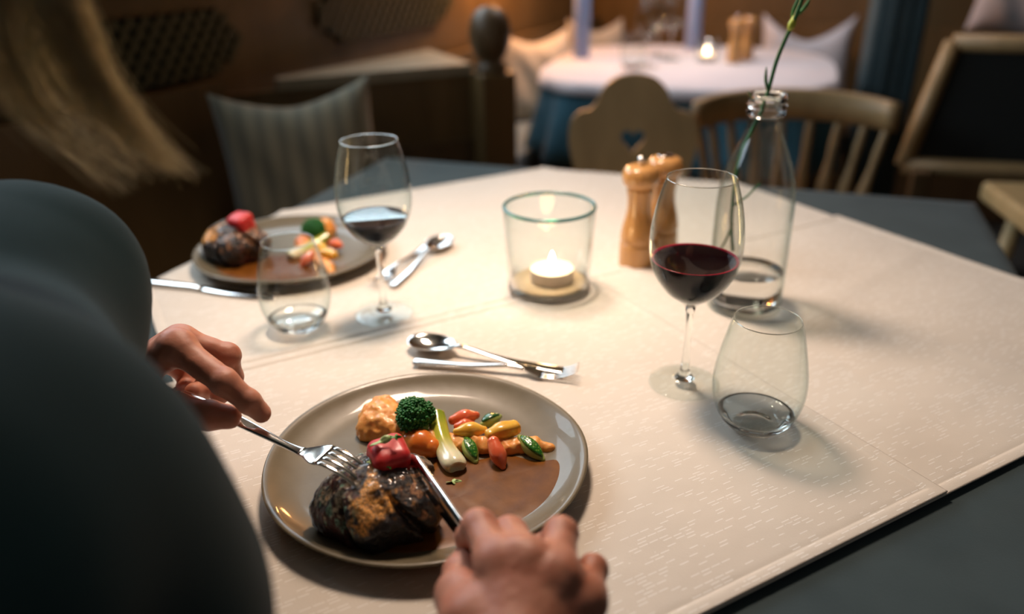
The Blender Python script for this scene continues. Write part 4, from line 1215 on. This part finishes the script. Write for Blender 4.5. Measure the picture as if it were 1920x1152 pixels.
# hair: cap and long strands falling forward
def cap_fn(P):
    R = Matrix((S_, F_, Vector((0, 0, 1)))).transposed() @ Matrix.Rotation(-.45, 3, 'X')
    q = (P-np.array(HD)) @ np.array(R)
    h = sd_ell(q, (0, -.016, .036), (.086, .100, .094)) + .003*np.sin(q[:, 0]*260+6*vnoise(P, 20, 1))
    return np.maximum(h, np.minimum(q[:, 1]-.045, 9) - (q[:, 2])*.5)
V, F = nets(cap_fn, np.array(HD)-.15, np.array(HD)+.16, .004)
hair = mesh('hair', V, F, M['hair'], person)
random.seed(11); mb = MB()
root_a = HD + S_*.05 + F_*.03 + Vector((0, 0, .05))
for k in range(800):
    u = random.random(); w_ = random.gauss(0, 1); j = random.uniform(-1, 1)
    outer = [(-140, -420, .36), (60, -120, .39), (130, 0, .405), (185, 130, .42), (262, 240, .435), (400-60*abs(j), 340+12*j, .45)]
    inner = [(-220, -380, .35), (-40, -110, .38), (45, 70, .40), (110, 190, .42), (215, 270, .435), (330-60*abs(j), 330+14*j, .45)]
    left = [(-260, -380, .34), (-100, -100, .37), (-30, 80, .39), (40, 220, .41), (130, 300, .43), (230, 380, .45)]
    if k < 560: b_ = outer; o_ = inner; mixf = min(1, abs(random.gauss(0, .35)))
    else: b_ = inner; o_ = left; mixf = random.random()
    P3 = []
    for (x0, y0, d0), (x1, y1, d1) in zip(b_, o_):
        P3.append(tuple(PX(x0+(x1-x0)*mixf + 20*w_, y0+(y1-y0)*mixf + 7*random.gauss(0, 1), d0+(d1-d0)*mixf + .006*j)))
    P3[0] = tuple(root_a + Vector([random.uniform(-.03, .03) for _ in range(3)]))
    pts = spline(P3, 5); pts = pts[:int(len(pts)*random.uniform(.66, 1.0))]; n = len(pts)
    mb.tube([Vector(p) for p in pts], [.00030*(1-.75*i/n) for i in range(n)], 4, cap=False)
mb.build('loose_hair', M['hair'], person)

# fingernails (left index and thumb, seen from the side)
def nail(c, nrm, ax, s):
    nrm = Vector(nrm).normalized(); ax = Vector(ax).normalized(); ax = (ax-nrm*ax.dot(nrm)).normalized(); sd = nrm.cross(ax)
    V = []; F = []; n = 20
    for ring, (k, h) in enumerate(((1, -.0012), (.9, -.0002), (.5, .0006), (.02, .0008))):
        for i in range(n):
            a = 2*PI*i/n; x = math.cos(a)*k; y = math.sin(a)*k
            V.append(Vector(c) + ax*x*s*1.15 + sd*y*s*.85 + nrm*(h - .0022*y*y))
    for q in range(3):
        for i in range(n): F.append((q*n+i, q*n+(i+1) % n, (q+1)*n+(i+1) % n, (q+1)*n+i))
    mesh('fingernail', V, F, M['nail'], person)
ia = LH['i'][3]-LH['i'][2]
nail(LH['i'][3] + Vector((.1, .25, .95)).normalized()*.0074 - ia.normalized()*.0015, (.1, .25, .95), ia, .0048)

# ------------------------------------------------------------------ chairs
def heart_chair(loc, rz):
    t = thing('wooden_chair', 'wooden chair with a heart cut out of its solid back, behind the mills', 'chair', loc, rz)
    # back board outline with an arched top and shoulders, heart hole; local x across, z up
    half = [(.085, .46), (.10, .50), (.135, .58), (.165, .66), (.180, .72), (.175, .765), (.150, .79), (.125, .795), (.105, .812), (.088, .845), (.060, .868), (.030, .878), (0, .881)]
    hp = [tuple(p) for p in spline(half, 4)]
    out = hp + [(-x, z) for x, z in hp[-2::-1]]
    heart = []
    for k in range(28):
        a = 2*PI*k/28; x = 16*math.sin(a)**3; z = 13*math.cos(a)-5*math.cos(2*a)-2*math.cos(3*a)-math.cos(4*a)
        heart.append((x*.0021, .722+z*.0021))
    bm = bmesh.new()
    ov = [bm.verts.new((x, 0, z)) for x, z in out]; hv = [bm.verts.new((x, 0, z)) for x, z in heart]
    es = [bm.edges.new((ov[i], ov[(i+1) % len(ov)])) for i in range(len(ov))] + [bm.edges.new((hv[i], hv[(i+1) % len(hv)])) for i in range(len(hv))]
    bmesh.ops.triangle_fill(bm, use_beauty=True, use_dissolve=False, edges=es)
    r = bmesh.ops.extrude_face_region(bm, geom=bm.faces[:])
    for v_ in [g for g in r['geom'] if isinstance(g, bmesh.types.BMVert)]: v_.co.y += .022
    bmesh.ops.recalc_face_normals(bm, faces=bm.faces)
    for v_ in bm.verts: v_.co.y += (v_.co.z-.46)*.18 + .17
    me = D.meshes.new('backrest'); bm.to_mesh(me); bm.free(); link('backrest', me, M['wood_chair'], t, False)
    mb = MB(); mb.rbox((0, 0, .445), (.36, .38, .03), .01); mb.build('seat', M['wood_chair'], t, False)
    for sx in (-1, 1):
        for sy in (-1, 1):
            mb = MB(); mb.tube([(sx*.15, sy*.14, .43), (sx*.20, sy*.19, .0)], [.02, .015], 10); mb.build('leg', M['wood_chair'], t)
    return t
hc = PX(1203, 260, 1.98)
heart_chair((hc.x-.045, hc.y-.22, 0), math.radians(-6)).scale = (.88, 1, .985)
def spindle_chair(loc, rz, label):
    t = thing('spindle_chair', label, 'chair', loc, rz)
    mb = MB(); mb.rbox((0, 0, .445), (.44, .42, .035), .014); mb.build('seat', M['wood_chair'], t, False)
    # curved crest rail
    def arc(a): return Vector((math.sin(a)*.255, math.cos(a)*.20+.02, 0))
    V = []; F = []; n = 24
    for i in range(n+1):
        a = -1.25+2.5*i/n; c = arc(a); nrm = Vector((math.sin(a), math.cos(a), 0)); hh = .032+.006*math.cos(a)
        zc = .752 + .012*math.cos(a)
        for dn, dz in ((-.012, -hh), (.012, -hh), (.014, 0), (.012, hh), (-.012, hh), (-.014, 0)): V.append(c+nrm*dn+Vector((0, 0, zc+dz)))
    for i in range(n):
        for k in range(6): l = (k+1) % 6; F.append((i*6+k, i*6+l, (i+1)*6+l, (i+1)*6+k))
    F += [(5, 4, 3, 2, 1, 0), tuple(n*6+k for k in range(6))]
    mesh('crest_rail', V, F, M['wood_chair'], t)
    for i in range(9):
        a = -1.15+2.3*i/8; top = arc(a)+Vector((0, 0, .735)); bot = Vector((math.sin(a)*.185, math.cos(a)*.165, .46))
        pts = [bot.lerp(top, k/8) for k in range(9)]
        mb = MB(); mb.tube(pts, [.008, .010, .014, .016, .012, .009, .011, .010, .008], 10); mb.build('spindle', M['wood_chair'], t)
    for sx in (-1, 1):
        for sy in (-1, 1):
            mb = MB(); mb.tube([(sx*.15, sy*.14, .43), (sx*.21, sy*.19, .0)], [.02, .014], 10); mb.build('leg', M['wood_chair'], t)
    return t
sc0 = PX(1470, 212, 2.10)
ch0 = spindle_chair((sc0.x-.02, sc0.y-.20, 0), math.radians(-6), 'round-backed wooden spindle chair on the far side of the table, behind the bottle')
dup(ch0, (-.43, -.03, 0), math.radians(148), label='wooden spindle chair under the seated diner')
# dark panelled armchair, right
def armchair():
    c = PX(1835, 300, 2.05)
    t = thing('armchair', 'dark upholstered armchair with a light wooden frame at the right edge', 'armchair', (c.x+.12, c.y, 0), math.radians(-16))
    B = [Vector(p) for p in ((-.28, .02, .60), (-.20, .12, .905), (.36, .12, .905), (.40, .02, .60))]
    def bar(a, b, r, nm='frame_rail'):
        mb = MB(); mb.tube([a, a.lerp(b, .5), b], [r, r*1.05, r], 8); mb.build(nm, M['wood_chair'], t)
    bar(B[0], B[1], .022, 'frame_post'); bar(B[1], B[2], .022); bar(B[2], B[3], .022, 'frame_post'); bar(B[3], B[0], .022)
    V = B + [p+Vector((0, .05, 0)) for p in B]
    mesh('back_panel', V, [(0, 1, 2, 3), (7, 6, 5, 4), (0, 4, 5, 1), (1, 5, 6, 2), (2, 6, 7, 3), (3, 7, 4, 0)], M['black'], t, False)
    mb = MB(); mb.rbox((.06, -.17, .42), (.60, .38, .10), .03); mb.build('seat', M['black'], t)
    mb = MB(); mb.rbox((.06, -.17, .35), (.62, .40, .05), .01); mb.build('seat_frame', M['wood_dark'], t, False)
    for sx in (-.24, .36):
        for sy in (-.34, -.02):
            mb = MB(); mb.rbox((sx, sy, .19 if sy < -.1 else .30), (.045, .045, .38 if sy < -.1 else .60), .006); mb.build('leg', M['wood_dark'], t, False)
    return t
armchair()
wp = PX(1965, 388, 1.66)
# pale chair top at the right edge, nearer than the armchair
t = thing('stool', 'pale wooden stool at the right edge, beyond the table corner', 'stool', (wp.x+.10, wp.y, 0), math.radians(-8))
mb = MB(); mb.rbox((0, 0, wp.z-.015), (.34, .30, .045), .012); mb.build('seat', M['wood_pale'], t, False)
for sx in (-1, 1):
    for sy in (-1, 1):
        mb = MB(); mb.tube([(sx*.10, sy*.09, wp.z-.03), (sx*.14, sy*.12, 0)], [.018, .014], 10); mb.build('leg', M['wood_pale'], t)

# ------------------------------------------------------------------ back table
BTC = Vector((.640, 2.93, 0))
t = thing('dining_table', 'white-covered table in the background, with two blue candles', 'table', BTC)
def sup(a, rx, ry, p=3.2):
    c, s = math.cos(a), math.sin(a); return Vector((rx*math.copysign(abs(c)**(2/p), c), ry*math.copysign(abs(s)**(2/p), s), 0))
def capd(loops, name, m, parent=None):
    V = []; F = []; n = len(loops[0])
    for l in loops: V += l
    for i in range(len(loops)-1):
        for k in range(n):
            j = (k+1) % n; F.append((i*n+k, i*n+j, (i+1)*n+j, (i+1)*n+k))
    F.append(tuple(range(n-1, -1, -1))); F.append(tuple((len(loops)-1)*n+k for k in range(n)))
    return mesh(name, V, F, m, parent)
RB = Matrix.Rotation(math.radians(-18), 3, 'Z')
def ring(rx, ry, z, n=96, wv=0, ph=0): return [RB @ sup(2*PI*k/n, rx+wv*math.sin(14*2*PI*k/n+ph), ry+wv*math.sin(14*2*PI*k/n+ph)) + Vector((0, 0, z)) for k in range(n)]
capd([ring(.475, .475, .705), ring(.48, .48, .715), ring(.48, .48, .740), ring(.47, .47, .744)], 'tabletop', M['wood_dark'], t)
mb = MB(); mb.lathe([(.20, 0), (.20, .03), (.06, .06), (.05, .3), (.06, .68), (.15, .705)], 32); mb.build('pedestal', M['wood_dark'], t)
# blue under-cloth hanging with folds
loops = [ring(.480, .480, .7455), ring(.486, .486, .742), ring(.492, .492, .70, wv=.006), ring(.505, .505, .62, wv=.016, ph=.5), ring(.520, .520, .54, wv=.022, ph=1), ring(.528, .528, .48, wv=.026, ph=1.2)]
n = 96; V = [p for l in loops for p in l]; F = [(i*n+k, i*n+(k+1) % n, (i+1)*n+(k+1) % n, (i+1)*n+k) for i in range(len(loops)-1) for k in range(n)] + [tuple(range(n-1, -1, -1))]
o = mesh('tablecloth', V, F, M['bluecloth']); o.location = BTC; md = o.modifiers.new('thickness', 'SOLIDIFY'); md.thickness = .0015; md.offset = 1
tag(o, 'blue tablecloth hanging in folds below the white cloth of the back table', 'tablecloth')
loops = [ring(.486, .486, .7485), ring(.494, .494, .744), ring(.500, .500, .728, wv=.003), ring(.504, .504, .712, wv=.004)]
V = [p for l in loops for p in l]; F = [(i*n+k, i*n+(k+1) % n, (i+1)*n+(k+1) % n, (i+1)*n+k) for i in range(len(loops)-1) for k in range(n)] + [tuple(range(n-1, -1, -1))]
o = mesh('tablecloth', V, F, M['whitecloth']); o.location = BTC; md = o.modifiers.new('thickness', 'SOLIDIFY'); md.thickness = .0015; md.offset = 1
tag(o, 'white tablecloth on the round-cornered back table', 'tablecloth')
ZB = .7505
def blue_candle(p, label):
    t = thing('pillar_candle', label, 'candle', p)
    mb = MB(); mb.lathe([(0, 0), (.029, 0), (.030, .002), (.030, .36), (.028, .364), (.010, .362), (0, .361)], 32); mb.build('wax', M['blue_wax'], t)
    mb = MB(); mb.tube([(0, 0, .36), (.001, 0, .372)], .001, 6); mb.build('wick', M['wick'], t)
    return t
q = TZ(1090, 108, ZB); blue_candle(q, 'tall blue candle at the left end of the white back table')
q = TZ(1298, 90, ZB); blue_candle(q, 'tall blue candle at the middle of the white back table, behind the tealight')
q = TZ(1324, 114, ZB)
t = thing('candle_glass', 'small clear glass holding the lit tealight on the back table', 'candle holder', q)
mb = MB(); mb.lathe([(0, 0), (.036, 0), (.038, .004), (.041, .075), (.039, .075), (.036, .006), (0, .006)], 40); mb.build('bowl', M['glass'], t)
dup(tl, q+Vector((0, 0, .0068)), 0, label='lit tealight glowing on the back table, near the wooden mills')
point('far_candle_glow', q+Vector((0, 0, .055)), .010, .16, (1, .62, .30))
for (px_, py_), kb, lab in (((1375, 117), mill_p, 'wooden mill on the back table, left of the pair'), ((1398, 112), mill_s, 'wooden mill on the back table, right of the pair')):
    dup(mill_p if kb is mill_p else mill_s, TZ(px_, py_, ZB), 0, label=lab)
def empty_wine(label, loc):
    t = thing('wine_glass', label, 'wine glass', loc)
    for ch in wine_near.children:
        if ch.name.split('.')[0] == 'wine': continue
        c = ch.copy(); COL.objects.link(c); c.parent = t
    return t
empty_wine('empty wine glass on the back table, leftmost of the three', TZ(1213, 125, ZB))
empty_wine('empty wine glass on the back table, middle of the three', TZ(1232, 105, ZB))
empty_wine('empty wine glass on the back table, right of the three, beside the blue candle', TZ(1256, 112, ZB))
dup(tum_near, TZ(1185, 128, ZB), 0, label='empty stemless glass at the left of the back table wine glasses')

# ------------------------------------------------------------------ groups of repeats
GR = {'herb leaf': 'herb leaves on the near plate', 'cushion': 'cushions on the benches', 'table runner': 'cream runners on the laid table',
      'bench': 'wooden benches along the walls', 'fork': 'steel forks', 'spoon': 'steel dessert spoons', 'knife': 'steel table knives',
      'plate': 'taupe dinner plates', 'grille': 'lattice grilles in the panelling'}
for o in list(D.objects):
    if o.parent or 'category' not in o or 'group' in o: continue
    c = o['category']; far = 'far plate' in o['label']; back = 'back table' in o['label']
    if c in GR: o['group'] = GR[c]
    elif c in ('carrot', 'courgette'): o['group'] = c + ' pieces on the ' + ('far' if far else 'near') + ' plate'
    elif c in ('wine glass', 'glass', 'mill'): o['group'] = {'wine glass': 'wine glasses', 'glass': 'stemless glasses', 'mill': 'wooden mills'}[c] + (' on the back table' if back else ' on the laid table')
    elif c == 'candle' and 'blue' in o['label']: o['group'] = 'tall blue candles on the back table'
